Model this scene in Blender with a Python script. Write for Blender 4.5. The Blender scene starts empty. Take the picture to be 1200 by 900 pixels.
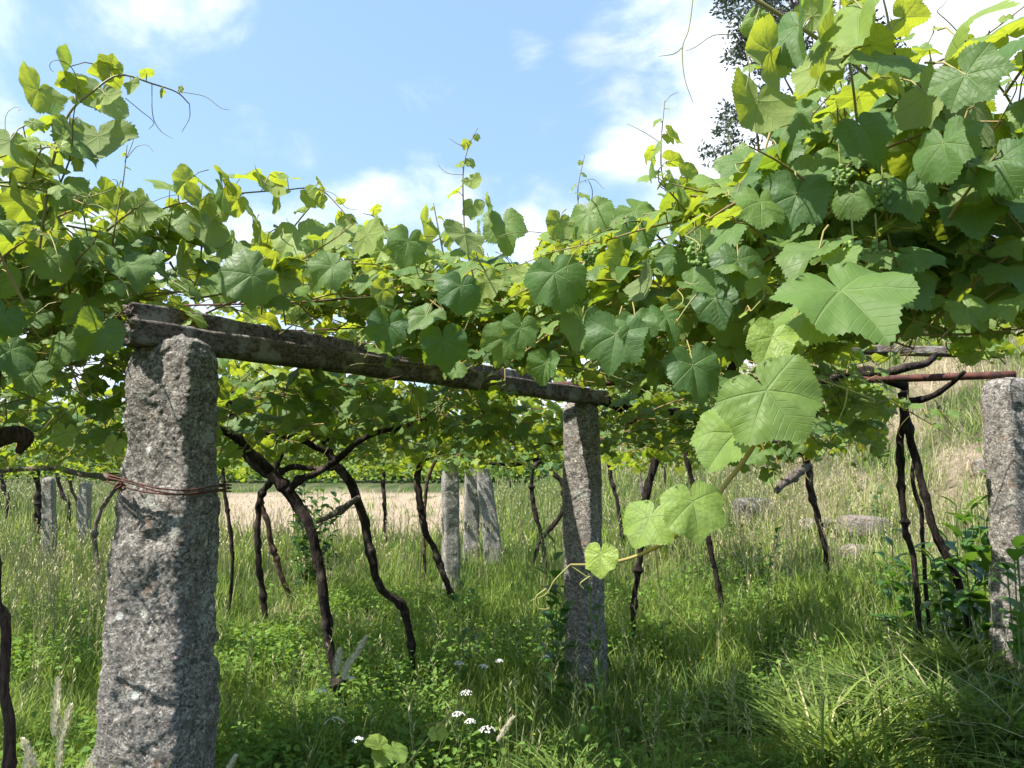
import bpy, math, numpy as np
from math import radians as R_
C = bpy.context.scene
rng = np.random.default_rng(7)
# ------------------------------------------------------------------ camera
F, PITCH, CAMZ = 880.0, math.atan(122/880.0), 1.40
cam = bpy.data.objects.new('camera', bpy.data.cameras.new('camera'))
C.collection.objects.link(cam); C.camera = cam
cam.location = (0, 0, CAMZ); cam.rotation_euler = (R_(90)+PITCH, 0, 0)
cam.data.sensor_width = 36; cam.data.lens = F/1200*36
cam.data.clip_start = 0.05; cam.data.clip_end = 3000
# ------------------------------------------------------------------ sky + sun
SUN = np.array([-0.56, -0.30, 1.0]); SUN /= np.linalg.norm(SUN)
EL = math.asin(SUN[2]); AZ = math.atan2(SUN[0], SUN[1])
SKY_STRENGTH, SUN_STRENGTH, EXPOSURE = 0.15, 4.4, 1.34
W = bpy.data.worlds.new("World"); C.world = W; W.use_nodes = True
C.view_settings.view_transform = 'Standard'; C.view_settings.look = 'None'
C.view_settings.exposure = EXPOSURE; C.view_settings.gamma = 1
C.render.engine = 'CYCLES'
C.cycles.use_denoising = True
C.cycles.max_bounces = 8; C.cycles.diffuse_bounces = 5; C.cycles.transmission_bounces = 6; C.cycles.glossy_bounces = 2
C.cycles.use_adaptive_sampling = True; C.cycles.adaptive_threshold = 0.02

class NB:
    """small node builder"""
    def __init__(s, nt): s.nt = nt; s.N = nt.nodes; s.L = nt.links
    def n(s, t, **k):
        x = s.N.new(t)
        for a, b in k.items(): setattr(x, a, b)
        return x
    def put(s, sock, v):
        if v is None: return
        if hasattr(v, 'is_linked') or hasattr(v, 'links'): s.L.new(v, sock)
        else: sock.default_value = v
    def m(s, op, a, b=None, c=None, clamp=False):
        x = s.n('ShaderNodeMath', operation=op, use_clamp=clamp)
        for i, v in enumerate((a, b, c)): s.put(x.inputs[i], v)
        return x.outputs[0]
    def vm(s, op, a, b=None):
        x = s.n('ShaderNodeVectorMath', operation=op); s.put(x.inputs[0], a); s.put(x.inputs[1], b)
        return x.outputs['Value'] if op in ('DOT_PRODUCT', 'LENGTH') else x.outputs[0]
    def mix(s, f, a, b, bt='MIX'):
        x = s.n('ShaderNodeMix', data_type='RGBA', blend_type=bt)
        s.put(x.inputs[0], f)
        s.put(x.inputs[6], (*a, 1) if isinstance(a, tuple) and len(a) == 3 else a)
        s.put(x.inputs[7], (*b, 1) if isinstance(b, tuple) and len(b) == 3 else b)
        return x.outputs[2]
    def noise(s, vec, scale, detail=4, rough=.55, dist=0):
        x = s.n('ShaderNodeTexNoise'); s.put(x.inputs['Vector'], vec)
        x.inputs['Scale'].default_value = scale; x.inputs['Detail'].default_value = detail
        x.inputs['Roughness'].default_value = rough; x.inputs['Distortion'].default_value = dist
        return x.outputs[0]
    def voro(s, vec, scale, out='Distance', feature='F1'):
        x = s.n('ShaderNodeTexVoronoi', feature=feature); s.put(x.inputs['Vector'], vec)
        x.inputs['Scale'].default_value = scale
        return x.outputs[out]
    def rng(s, v, a, b, c=0., d=1., smooth=True):
        x = s.n('ShaderNodeMapRange', interpolation_type='SMOOTHSTEP' if smooth else 'LINEAR')
        s.put(x.inputs[0], v)
        for i, q in enumerate((a, b, c, d)): s.put(x.inputs[i+1], q)
        return x.outputs[0]
    def attr(s, name, out='Fac'):
        return s.n('ShaderNodeAttribute', attribute_name=name).outputs[out]
    def bump(s, h, strength, dist):
        x = s.n('ShaderNodeBump'); s.put(x.inputs['Height'], h)
        x.inputs['Strength'].default_value = strength; x.inputs['Distance'].default_value = dist
        return x.outputs[0]
    def scale(s, vec, v):
        x = s.n('ShaderNodeMapping'); s.put(x.inputs[0], vec); x.inputs['Scale'].default_value = v
        return x.outputs[0]

def pix_dir(px, py):
    u, v = (px-600)/F, (450-py)/F
    return np.array([u, math.cos(PITCH)-v*math.sin(PITCH), math.sin(PITCH)+v*math.cos(PITCH)])
def at(px, py, Y):
    d = pix_dir(px, py); return np.array([0, 0, CAMZ]) + d*(Y/d[1])
def proj(p):
    p = np.asarray(p, float) - (0, 0, CAMZ)
    c, s = math.cos(PITCH), math.sin(PITCH)
    z = p[..., 1]*c + p[..., 2]*s; y = -p[..., 1]*s + p[..., 2]*c
    z = np.maximum(z, 1e-3)
    return 600+F*p[..., 0]/z, 450-F*y/z

def build_world():
    b = NB(W.node_tree)
    for n in list(b.N): b.N.remove(n)
    sky = b.n('ShaderNodeTexSky', sky_type='NISHITA', sun_disc=False)
    sky.sun_elevation = EL; sky.sun_rotation = AZ
    sky.air_density = 1.0; sky.dust_density = 1.2; sky.ozone_density = 1.6
    g = b.n('ShaderNodeTexCoord').outputs['Generated']
    warp = b.noise(b.scale(g, (1, 1, 1.7)), 5, 8, .6, .35)
    fine = b.noise(b.scale(g, (1, 1, 2.2)), 3.1, 6, .55, .2)
    cov = None
    # each cloud: direction, angular half-width cosine edge, strength
    clouds = [((175, 5), .10, .9), ((245, 0), .06, .8), ((120, 25), .06, .7), ((15, 25), .06, .75),
              ((740, 65), .09, .95), ((800, 50), .09, 1.0), ((850, 20), .10, 1.1), ((830, 160), .13, 1.2), ((745, 180), .07, 1.0), ((900, 230), .2, 1.2),
              ((440, 285), .10, 1.05), ((350, 290), .10, 1.0), ((240, 290), .10, .9), ((290, 165), .06, .72), ((350, 178), .05, .7), ((500, 270), .09, .85),
              ((615, 285), .06, 1.15), ((640, 150), .03, .5), ((620, 52), .04, .55), ((1100, 60), .25, 1.1), ((1250, 200), .3, 1.1),
              ((-100, 250), .2, .9), ((60, 400), .22, 1.1), ((650, 420), .22, 1.2), ((350, 380), .2, 1.2), ((900, 420), .3, 1.2)]
    for (p, w, st) in clouds:
        d = pix_dir(*p); d = d/np.linalg.norm(d)
        dot = b.vm('DOT_PRODUCT', g, tuple(d))
        k = b.rng(dot, math.cos(w*1.25), 1.0, 0, st, smooth=False)
        cov = k if cov is None else b.m('MAXIMUM', cov, k)
    up = b.n('ShaderNodeSeparateXYZ'); b.put(up.inputs[0], g)
    hor = b.rng(up.outputs[2], 0.02, 0.24, .9, 0.)
    cov = b.m('MAXIMUM', cov, hor)
    # general broken cloud elsewhere (behind the camera)
    nv = b.m('ADD', b.m('MULTIPLY', warp, .8), b.m('MULTIPLY', fine, .35))
    den = b.rng(b.m('ADD', b.m('MULTIPLY', cov, .60), b.m('MULTIPLY', b.m('SUBTRACT', nv, .575), 1.9)), .22, .84, 0, 1)
    shade = b.rng(b.noise(g, 9, 5, .6), .35, .7, .86, 1.12)
    wht = b.n('ShaderNodeMix', data_type='RGBA', blend_type='MULTIPLY'); wht.inputs[0].default_value = 1
    wht.inputs[6].default_value = (3.8, 3.95, 4.2, 1)
    b.L.new(shade, wht.inputs[7])
    soft = b.mix(.55, sky.outputs[0], (1.12, 1.80, 2.92))
    col = b.mix(b.m('MULTIPLY', den, .93), soft, wht.outputs[2])
    bg = b.n('ShaderNodeBackground'); b.L.new(col, bg.inputs[0]); bg.inputs[1].default_value = SKY_STRENGTH
    o = b.n('ShaderNodeOutputWorld'); b.L.new(bg.outputs[0], o.inputs[0])
build_world()
sl = bpy.data.lights.new('sun', 'SUN'); sl.energy = SUN_STRENGTH; sl.angle = R_(0.55); sl.color = (1, .955, .87)
so = bpy.data.objects.new('sun', sl); C.collection.objects.link(so)
from mathutils import Vector
so.rotation_euler = Vector(-SUN).to_track_quat('-Z', 'Y').to_euler(); so.location = (-6, -4, 12)

# ------------------------------------------------------------------ helpers
def tag(o, label=None, cat=None, group=None, kind=None):
    if label: o['label'] = label
    if cat: o['category'] = cat
    if group: o['group'] = group
    if kind: o['kind'] = kind
    return o
def empty(name, loc, label, cat, group=None):
    o = bpy.data.objects.new(name, None); C.collection.objects.link(o)
    o.location = tuple(float(v) for v in loc); o.empty_display_size = .1
    return tag(o, label, cat, group)

class Bag:
    """collects vertices, triangles, quads, per-vertex attributes"""
    def __init__(s): s.V = []; s.T = []; s.Q = []; s.n = 0; s.A = {}; s.U = []
    def add(s, V, T=None, Q=None, uv=None, **at_):
        V = np.asarray(V, float).reshape(-1, 3)
        if T is not None and len(T): s.T.append(np.asarray(T, int).reshape(-1, 3)+s.n)
        if Q is not None and len(Q): s.Q.append(np.asarray(Q, int).reshape(-1, 4)+s.n)
        s.V.append(V)
        for k, v in at_.items():
            s.A.setdefault(k, []).append((s.n, np.broadcast_to(np.asarray(v, float), (len(V),))))
        s.U.append(uv if uv is not None else np.zeros((len(V), 2)))
        s.n += len(V)
    def empty(s): return s.n == 0
    def build(s, name, mat, parent=None, smooth=True):
        V = np.concatenate(s.V); 
        T = np.concatenate(s.T) if s.T else np.zeros((0, 3), int)
        Q = np.concatenate(s.Q) if s.Q else np.zeros((0, 4), int)
        me = bpy.data.meshes.new(name)
        o = bpy.data.objects.new(name, me)
        if parent is not None:
            w = np.array(parent.location); q = parent.parent
            while q is not None: w = w + np.array(q.location); q = q.parent
            V = V - w
            o.parent = parent
        me.vertices.add(len(V)); me.vertices.foreach_set('co', V.astype(np.float32).ravel())
        nl = T.size+Q.size
        me.loops.add(nl); lv = np.concatenate([T.ravel(), Q.ravel()]).astype(np.int32)
        me.loops.foreach_set('vertex_index', lv)
        npol = len(T)+len(Q)
        me.polygons.add(npol)
        ls = np.concatenate([np.arange(len(T))*3, T.size+np.arange(len(Q))*4]).astype(np.int32)
        me.polygons.foreach_set('loop_start', ls)
        me.polygons.foreach_set('use_smooth', np.full(npol, smooth))
        U = np.concatenate(s.U)
        if U.any():
            ul = me.uv_layers.new(name='UVMap'); ul.data.foreach_set('uv', U[lv].astype(np.float32).ravel())
        for k, lst in s.A.items():
            a = np.zeros(len(V), np.float32)
            for st, v in lst: a[st:st+len(v)] = v
            at_ = me.attributes.new(k, 'FLOAT', 'POINT'); at_.data.foreach_set('value', a)
        me.materials.append(mat)
        me.update(calc_edges=True); me.validate()
        C.collection.objects.link(o)
        return o

def unit(v): v = np.asarray(v, float); return v/max(np.linalg.norm(v), 1e-9)
def hash3(i, j, k, seed):
    h = (i*374761393 + j*668265263 + k*1274126177 + seed*362437) & 0xffffffff
    h = ((h ^ (h >> 13))*1274126177) & 0xffffffff
    return ((h ^ (h >> 16)) & 0xffff)/65535.0
def vnoise(P, scale, seed=0):
    P = np.asarray(P, float)*scale; I = np.floor(P).astype(np.int64); f = P-I; f = f*f*(3-2*f)
    r = 0
    for a in (0, 1):
        for b in (0, 1):
            for c in (0, 1):
                w = (f[:, 0] if a else 1-f[:, 0])*(f[:, 1] if b else 1-f[:, 1])*(f[:, 2] if c else 1-f[:, 2])
                r = r+w*hash3(I[:, 0]+a, I[:, 1]+b, I[:, 2]+c, seed)
    return r*2-1
def fbm(P, scale, oct_=4, seed=0, gain=.5):
    r = 0; a = 1; t = 0
    for o in range(oct_):
        r = r+a*vnoise(P, scale*2**o, seed+o*17); t += a; a *= gain
    return r/t
def S(t): t = np.clip(t, 0, 1); return t*t*(3-2*t)

# terrain height
def terr(x, y):
    x = np.asarray(x, float); y = np.asarray(y, float)
    z = .42*S((x-.9)/2.2)*S((y-1)/3)
    z = z+4.3*S((y-5.2)/9.5)*S((x-.6-.02*y)/7.5)
    z = z+.033*np.clip(y-9, 0, 34)+.075*np.clip(y-43, 0, 60)
    P = np.stack([x.ravel(), y.ravel(), 0*x.ravel()], 1)
    z = z+(.05*fbm(P, .7, 3, 3)).reshape(x.shape)
    return z
def th(x, y): return float(terr(np.array([x]), np.array([y]))[0])
def ground_hit(px, py):
    d = pix_dir(px, py); last = 2.
    for Y in np.arange(2, 60, .02):
        p = np.array([0, 0, CAMZ])+d*(Y/d[1])
        if p[2] <= th(p[0], p[1]): return p
    return p

def tube_pts(P, n_per=6):
    """catmull-rom resample"""
    P = np.asarray(P, float)
    if len(P) < 3: 
        t = np.linspace(0, 1, n_per+1)[:, None]; return P[0]*(1-t)+P[-1]*t, np.linspace(0, len(P)-1, n_per+1)
    Q = np.vstack([2*P[0]-P[1], P, 2*P[-1]-P[-2]]); out = []; ts = []
    for i in range(1, len(Q)-2):
        for k in range(n_per):
            t = k/n_per
            out.append(.5*((2*Q[i])+(-Q[i-1]+Q[i+1])*t+(2*Q[i-1]-5*Q[i]+4*Q[i+1]-Q[i+2])*t*t+(-Q[i-1]+3*Q[i]-3*Q[i+1]+Q[i+2])*t**3)); ts.append(i-1+t)
    out.append(P[-1]); ts.append(len(P)-1)
    return np.array(out), np.array(ts)
def frames(P):
    T = np.gradient(P, axis=0); T /= np.maximum(np.linalg.norm(T, axis=1), 1e-9)[:, None]
    n = np.cross(T[0], [0.31, .2, .93]); 
    if np.linalg.norm(n) < .05: n = np.cross(T[0], [1, 0, 0])
    n = unit(n); N = [n]
    for i in range(1, len(P)):
        n = n-np.dot(n, T[i])*T[i]; n = unit(n); N.append(n)
    N = np.array(N); return T, N, np.cross(T, N)
def tube(bag, P, r, sides=6, gnarl=0., seed=0, caps=False, smoothn=0, **at_):
    """tube along P (resampled if smoothn); r scalar, list"""
    P = np.asarray(P, float)
    r = np.atleast_1d(np.asarray(r, float))
    if len(r) == 1: r = np.repeat(r, len(P))
    if len(r) != len(P): r = np.interp(np.linspace(0, 1, len(P)), np.linspace(0, 1, len(r)), r)
    if smoothn:
        P2, t = tube_pts(P, smoothn); r = np.interp(np.linspace(0, len(P)-1, len(P2)) if len(t) != len(P2) else t, np.arange(len(P)), r); P = P2
    if gnarl:
        r_ = np.random.default_rng(seed+900); L = np.concatenate([[0], np.cumsum(np.linalg.norm(np.diff(P, axis=0), axis=1))]); e = np.clip(np.minimum(L, L[-1]-L)/.12, 0, 1)
        for c in range(3): P = P.copy(); P[:, c] += (r*.75*e*fbm(np.stack([L, 0*L+c*7.3+seed, 0*L], 1), 5.5, 3, seed+c))
        for k in range(max(1, int(L[-1]*5))):
            s0 = r_.uniform(0, L[-1]); r = r*(1+r_.uniform(.12, .42)*np.exp(-((L-s0)/(r.mean()*r_.uniform(.6, 1.3)+1e-6))**2))
    T, N, B = frames(P)
    a = np.arange(sides)/sides*2*math.pi
    rr = np.repeat(r[:, None], sides, 1)
    if gnarl:
        L = np.concatenate([[0], np.cumsum(np.linalg.norm(np.diff(P, axis=0), axis=1))])
        A, LL = np.meshgrid(a, L)
        tw = A+LL*2.2
        q = np.stack([np.cos(tw).ravel()*1.2, np.sin(tw).ravel()*1.2, LL.ravel()*4], 1)
        n1 = fbm(q+seed, 1.6, 4, seed, .6).reshape(A.shape)
        q2 = np.stack([0*LL.ravel(), 0*LL.ravel(), LL.ravel()], 1)
        n2 = fbm(q2+seed*3.3, 5, 3, seed+5).reshape(A.shape)
        ridge = np.abs(np.sin(tw*2.5+n1*3))-.5
        rr = rr*(1+gnarl*(1.1*n1+.6*n2+.25*ridge))
    V = P[:, None, :]+rr[..., None]*(np.cos(a)[None, :, None]*N[:, None, :]+np.sin(a)[None, :, None]*B[:, None, :])
    m = len(P); i = np.arange(m-1)[:, None]*sides; j = np.arange(sides)[None, :]; j2 = (j+1) % sides
    Q = np.stack([i+j, i+j2, i+sides+j2, i+sides+j], -1).reshape(-1, 4)
    V = V.reshape(-1, 3)
    Tt = None
    if caps:
        V = np.vstack([V, P[0], P[-1]]); k = len(V)
        jj = np.arange(sides); j3 = (jj+1) % sides
        Tt = np.vstack([np.stack([np.full(sides, k-2), j3, jj], 1), np.stack([np.full(sides, k-1), (m-1)*sides+jj, (m-1)*sides+j3], 1)])
    bag.add(V, T=Tt, Q=Q, **at_)

# ------------------------------------------------------------------ materials
def new_mat(name):
    m = bpy.data.materials.new(name); m.use_nodes = True
    b = NB(m.node_tree)
    for n in list(b.N): b.N.remove(n)
    b.out = b.n('ShaderNodeOutputMaterial'); return m, b
def principled(b, col, rough=.7, spec=.3, normal=None):
    p = b.n('ShaderNodeBsdfPrincipled'); b.put(p.inputs['Base Color'], (*col, 1) if isinstance(col, tuple) and len(col) == 3 else col)
    b.put(p.inputs['Roughness'], rough); p.inputs['Specular IOR Level'].default_value = spec
    if normal is not None: b.L.new(normal, p.inputs['Normal'])
    return p.outputs[0]
def leafy(b, front, under, trans, fac, rough, spec, normal):
    geo = b.n('ShaderNodeNewGeometry')
    col = b.mix(geo.outputs['Backfacing'], front, under)
    ro = b.m('ADD', rough, b.m('MULTIPLY', geo.outputs['Backfacing'], .3))
    p = principled(b, col, ro, spec, normal)
    t = b.n('ShaderNodeBsdfTranslucent'); b.L.new(trans, t.inputs[0])
    if normal is not None: b.L.new(normal, t.inputs['Normal'])
    mx = b.n('ShaderNodeMixShader'); b.put(mx.inputs[0], fac); b.L.new(p, mx.inputs[1]); b.L.new(t.outputs[0], mx.inputs[2])
    b.L.new(mx.outputs[0], b.out.inputs[0])

def mat_leaf():
    m, b = new_mat('vine_leaf')
    uv = b.n('ShaderNodeUVMap').outputs[0]
    s = b.n('ShaderNodeSeparateXYZ'); b.L.new(uv, s.inputs[0])
    x = b.m('ABSOLUTE', b.m('MULTIPLY_ADD', s.outputs[0], 2, -1)); y = b.m('MULTIPLY_ADD', s.outputs[1], 2, -1)
    th_ = b.m('ARCTAN2', x, y)
    a = b.m('ADD', b.m('MULTIPLY', b.m('GREATER_THAN', th_, .46), .90), b.m('MULTIPLY', b.m('GREATER_THAN', th_, 1.42), 1.05))
    sa, ca = b.m('SINE', a), b.m('COSINE', a)
    p = b.m('ABSOLUTE', b.m('SUBTRACT', b.m('MULTIPLY', x, ca), b.m('MULTIPLY', y, sa)))
    q = b.m('ADD', b.m('MULTIPLY', x, sa), b.m('MULTIPLY', y, ca))
    w = b.m('MULTIPLY_ADD', q, -.018, .024)
    main = b.rng(b.m('DIVIDE', p, w), .4, 1.3, 1, 0)
    fr = b.m('FRACT', b.m('MULTIPLY', b.m('SUBTRACT', q, b.m('MULTIPLY', p, .75)), 7.5))
    fr = b.m('ABSOLUTE', b.m('SUBTRACT', fr, .5))
    sec = b.rng(fr, .0, .09, 1, 0)
    sec = b.m('MULTIPLY', sec, .4)
    vein = b.m('MAXIMUM', main, sec)
    tint, rnd = b.attr('tint'), b.attr('rnd')
    nz = b.noise(b.vm('ADD', uv, b.vm('SCALE', uv, None)), 3.2, 3)
    front = b.mix(tint, (.044, .112, .036), (.34, .44, .075))
    front = b.mix(b.m('MULTIPLY', rnd, .55), front, (.11, .22, .045))
    front = b.mix(b.rng(nz, .35, .7, 0, .28), front, (.10, .17, .07))
    front = b.mix(b.m('MULTIPLY', vein, .38), front, (.26, .36, .12))
    under = b.mix(tint, (.17, .225, .115), (.28, .35, .09))
    under = b.mix(b.m('MULTIPLY', vein, .35), under, (.30, .38, .16))
    trans = b.mix(tint, (.26, .38, .018), (.52, .56, .040))
    trans = b.mix(b.m('MULTIPLY', vein, .35), trans, (.16, .25, .03))
    trans = b.mix(b.m('MULTIPLY', rnd, .35), trans, (.40, .44, .03))
    bl = b.voro(b.vm('MULTIPLY', uv, (1, 1, 1)), 19, 'Distance', 'SMOOTH_F1')
    h = b.m('SUBTRACT', b.m('MULTIPLY', bl, -.5), b.m('MULTIPLY', vein, .6))
    nrm = b.bump(h, .55, .004)
    # small brown spots at some margins
    sp = b.m('MULTIPLY', b.rng(b.noise(uv, 9, 2), .70, .76, 0, 1), b.m('GREATER_THAN', rnd, .4))
    front = b.mix(b.m('MULTIPLY', sp, .7), front, (.22, .14, .06))
    leafy(b, front, under, trans, .47, b.m('MULTIPLY_ADD', rnd, .15, .48), .38, nrm)
    return m
def mat_simple_leaf(name, c0, c1, t0, t1, fac=.35, rough=.5, spec=.35):
    m, b = new_mat(name)
    tint = b.attr('tint')
    f = b.mix(tint, c0, c1); t = b.mix(tint, t0, t1)
    leafy(b, f, f, t, fac, rough, spec, None)
    return m
def mat_bark(name, c0, c1, c2, sc=1.):
    m, b = new_mat(name)
    o = b.n('ShaderNodeTexCoord').outputs['Object']
    st = b.scale(o, (1, 1, .16))
    n1 = b.noise(st, 55*sc, 8, .65, .6); n2 = b.noise(o, 7*sc, 4, .6); n3 = b.noise(st, 140*sc, 4, .6)
    col = b.mix(b.rng(n1, .38, .62), c0, c1)
    col = b.mix(b.m('MULTIPLY', b.rng(n2, .52, .70), .75), col, c2)
    h = b.m('ADD', n1, b.m('MULTIPLY', n3, .4))
    b.L.new(principled(b, col, .9, .15, b.bump(h, 1., .03)), b.out.inputs[0]); return m
def mat_granite(name, base=(.33, .30, .265), lich=(.58, .55, .50), dark=(.075, .066, .058)):
    m, b = new_mat(name)
    o = b.n('ShaderNodeTexCoord').outputs['Object']
    n1 = b.noise(o, 6, 6, .62, .3); n2 = b.noise(b.scale(o, (1, 1, 1.5)), 30, 7, .74, .9); n3 = b.noise(o, 150, 3, .6)
    v = b.voro(o, 130, 'Color'); vs = b.n('ShaderNodeSeparateColor'); b.L.new(v, vs.inputs[0])
    col = b.mix(b.rng(n2, .36, .62), dark, base)
    col = b.mix(b.rng(n2, .55, .68, 0, .85), col, lich)
    col = b.mix(b.rng(n1, .46, .66, 0, .75), col, (.16, .145, .13))
    col = b.mix(b.rng(b.noise(b.vm('ADD', o, (3, 7, 1)), 4.2, 5, .65, .5), .58, .68, 0, .7), col, (.42, .43, .38))
    col = b.mix(b.m('MULTIPLY', b.m('GREATER_THAN', vs.outputs[0], .86), .7), col, (.05, .048, .045))
    col = b.mix(b.m('MULTIPLY', b.m('LESS_THAN', vs.outputs[1], .08), .45), col, (.58, .56, .52))
    col = b.mix(b.rng(b.noise(b.vm('ADD', o, (9, 2, 4)), 9, 3, .6), .62, .72, 0, .55), col, (.21, .13, .075))
    # a few round white lichen spots
    lv = b.voro(b.vm('ADD', o, b.vm('MULTIPLY', b.n('ShaderNodeTexNoise').outputs['Color'], (.02, .02, .02))), 5.5, 'Distance')
    col = b.mix(b.rng(lv, .075, .10, .85, 0), col, (.62, .63, .58))
    h = b.m('ADD', b.m('MULTIPLY', n2, 1.), b.m('ADD', b.m('MULTIPLY', n3, .35), b.m('MULTIPLY', n1, .8)))
    b.L.new(principled(b, col, .88, .25, b.bump(h, .8, .02)), b.out.inputs[0]); return m
def mat_wood(name):
    m, b = new_mat(name)
    o = b.n('ShaderNodeTexCoord').outputs['Object']
    # grain runs along the rail: stretch in the rail's horizontal direction
    mp = b.n('ShaderNodeMapping'); b.L.new(o, mp.inputs[0]); mp.inputs['Rotation'].default_value = (0, 0, -R_(48)); mp.inputs['Scale'].default_value = (.05, 1, 1)
    g = mp.outputs[0]
    n1 = b.noise(g, 75, 7, .7, .3); n2 = b.noise(o, 8, 5, .6, .3); n3 = b.noise(g, 220, 4, .6)
    col = b.mix(b.rng(n1, .36, .64), (.05, .038, .033), (.20, .165, .145))
    col = b.mix(b.rng(n2, .50, .64, 0, .75), col, (.30, .285, .26))
    col = b.mix(b.rng(b.noise(b.vm('ADD', o, (5, 1, 8)), 14, 4, .6), .58, .68, 0, .6), col, (.12, .07, .05))
    h = b.m('ADD', n1, b.m('MULTIPLY', n3, .5))
    b.L.new(principled(b, col, .9, .2, b.bump(h, .9, .012)), b.out.inputs[0]); return m
def mat_rust(name, c0=(.09, .028, .02), c1=(.17, .05, .035), rough=.75):
    m, b = new_mat(name); o = b.n('ShaderNodeTexCoord').outputs['Object']
    n1 = b.noise(o, 22, 6, .65, .4)
    col = b.mix(b.rng(n1, .4, .62), c0, c1); col = b.mix(b.rng(b.noise(o, 60, 4), .58, .68, 0, .7), col, (.05, .035, .03))
    b.L.new(principled(b, col, rough, .3, b.bump(n1, .5, .004)), b.out.inputs[0]); return m
def mat_plain(name, col, rough=.6, spec=.3, trans=None):
    m, b = new_mat(name)
    if trans:
        c = b.mix(b.attr('tint'), col, trans[0]); t = b.mix(b.attr('tint'), trans[1], trans[1])
        leafy(b, c, c, t, .25, rough, spec, None)
    else: b.L.new(principled(b, col, rough, spec), b.out.inputs[0])
    return m
def mat_cane():
    m, b = new_mat('green_cane')
    c = b.mix(b.attr('tint'), (.10, .055, .03), (.22, .27, .06)); c = b.mix(b.m('MULTIPLY', b.attr('rnd'), .6), c, (.33, .17, .07))
    b.L.new(principled(b, c, .5, .35), b.out.inputs[0]); return m
def mat_ground():
    m, b = new_mat('meadow_soil')
    o = b.n('ShaderNodeNewGeometry').outputs['Position']
    dry = b.attr('dry')
    n1 = b.noise(o, 1.3, 6, .6); n2 = b.noise(o, 14, 6, .7); n3 = b.noise(o, 60, 4, .7)
    col = b.mix(b.rng(n2, .35, .65), (.028, .05, .014), (.062, .10, .026))
    col = b.mix(b.rng(n1, .55, .7, 0, .6), col, (.10, .085, .05))
    st = b.mix(b.rng(n2, .35, .65), (.33, .245, .17), (.52, .41, .30))
    col = b.mix(dry, col, st)
    col = b.mix(b.rng(n3, .3, .5, .35, 0), col, (.03, .035, .015))
    b.L.new(principled(b, col, 1, .1, b.bump(b.m('ADD', n2, n3), .9, .06)), b.out.inputs[0]); return m
def mat_grass(name='grass_blade'):
    m, b = new_mat(name)
    tint, dry = b.attr('tint'), b.attr('dry')
    c = b.mix(tint, (.070, .130, .030), (.26, .34, .070)); c = b.mix(dry, c, (.56, .49, .30))
    t = b.mix(tint, (.20, .34, .03), (.50, .60, .09)); t = b.mix(dry, t, (.45, .36, .18))
    leafy(b, c, c, t, .33, .5, .35, None); return m

M = dict(leaf=mat_leaf(), bark=mat_bark('vine_bark', (.012, .009, .008), (.045, .033, .028), (.13, .10, .085)),
         pale_bark=mat_bark('pale_bark', (.10, .08, .07), (.24, .20, .18), (.33, .29, .27)),
         brown_bark=mat_bark('brown_bark', (.035, .020, .016), (.12, .075, .055), (.20, .14, .11)),
         granite=mat_granite('granite'), granite_pale=mat_granite('pale_granite', (.36, .345, .32), (.54, .53, .49), (.15, .14, .12)),
         wood=mat_wood('weathered_wood'), rust=mat_rust('red_rusty_iron', (.045, .02, .016), (.12, .04, .03)), wire=mat_rust('rusty_wire', (.07, .03, .022), (.16, .07, .05)),
         cane=mat_cane(), ground=mat_ground(), grass=mat_grass(),
         herb=mat_simple_leaf('herb_leaf', (.05, .12, .022), (.18, .30, .05), (.16, .30, .02), (.3, .45, .05)),
         bush=mat_simple_leaf('bush_leaf', (.022, .062, .018), (.06, .13, .03), (.08, .18, .02), (.15, .28, .04)),
         gloss=mat_simple_leaf('broad_leaf', (.035, .10, .02), (.09, .20, .035), (.12, .28, .02), (.25, .42, .04), .35, .38, .5),
         tree=mat_simple_leaf('tree_leaf', (.07, .09, .075), (.12, .145, .11), (.05, .075, .04), (.08, .11, .05), .2, .6),
         grape=mat_simple_leaf('green_grape', (.16, .26, .06), (.26, .38, .10), (.3, .45, .1), (.4, .55, .15), .3, .35, .5),
         plume=mat_simple_leaf('seed_plume', (.66, .62, .46), (.82, .79, .64), (.5, .48, .3), (.7, .68, .5), .3, .8, .1),
         petal=mat_simple_leaf('white_petal', (.72, .70, .66), (.80, .79, .76), (.6, .6, .55), (.7, .7, .6), .25, .7, .2),
         yellow=mat_simple_leaf('yellow_petal', (.72, .55, .03), (.80, .66, .06), (.6, .5, .02), (.7, .6, .05), .25, .6, .2),
         stone=mat_granite('bank_stone', (.25, .20, .165), (.38, .33, .28), (.10, .08, .065)), dark_stone=mat_granite('dark_stone', (.09, .08, .07), (.16, .15, .13), (.03, .028, .025)))

# ------------------------------------------------------------------ ground sheet
def dryness(x, y):
    P = np.stack([np.ravel(x), np.ravel(y), 0*np.ravel(x)], 1)
    n = fbm(P, .35, 4, 21).reshape(np.shape(x)); n2 = fbm(P, 1.6, 3, 33).reshape(np.shape(x))
    q = x/np.maximum(y, 1)
    field = S((n2*.5+n+.62)/.25)*S((y-16.5-n*3)/3.0)*(1-S((y-40-n*6)/5))*(1-S((q+.06-n*.05)/.05))*S((q+.43+n*.06)/.07)
    bank = S((x-2.2-n*1.2)/2.2)*S((y-6.0)/2.5)*np.clip(.55+n2*.9, 0, 1)*(1-S((y-30)/10))
    spots = .8*S((n2+n*.5-.42)/.12)*(y < 10)*.9
    left = .22*S((-x-1.2-n)/2.)*S((y-5.5)/3)*np.clip(.5+n2, 0, 1)
    return np.clip(np.maximum.reduce([field, bank, spots, left]), 0, 1)
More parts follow.
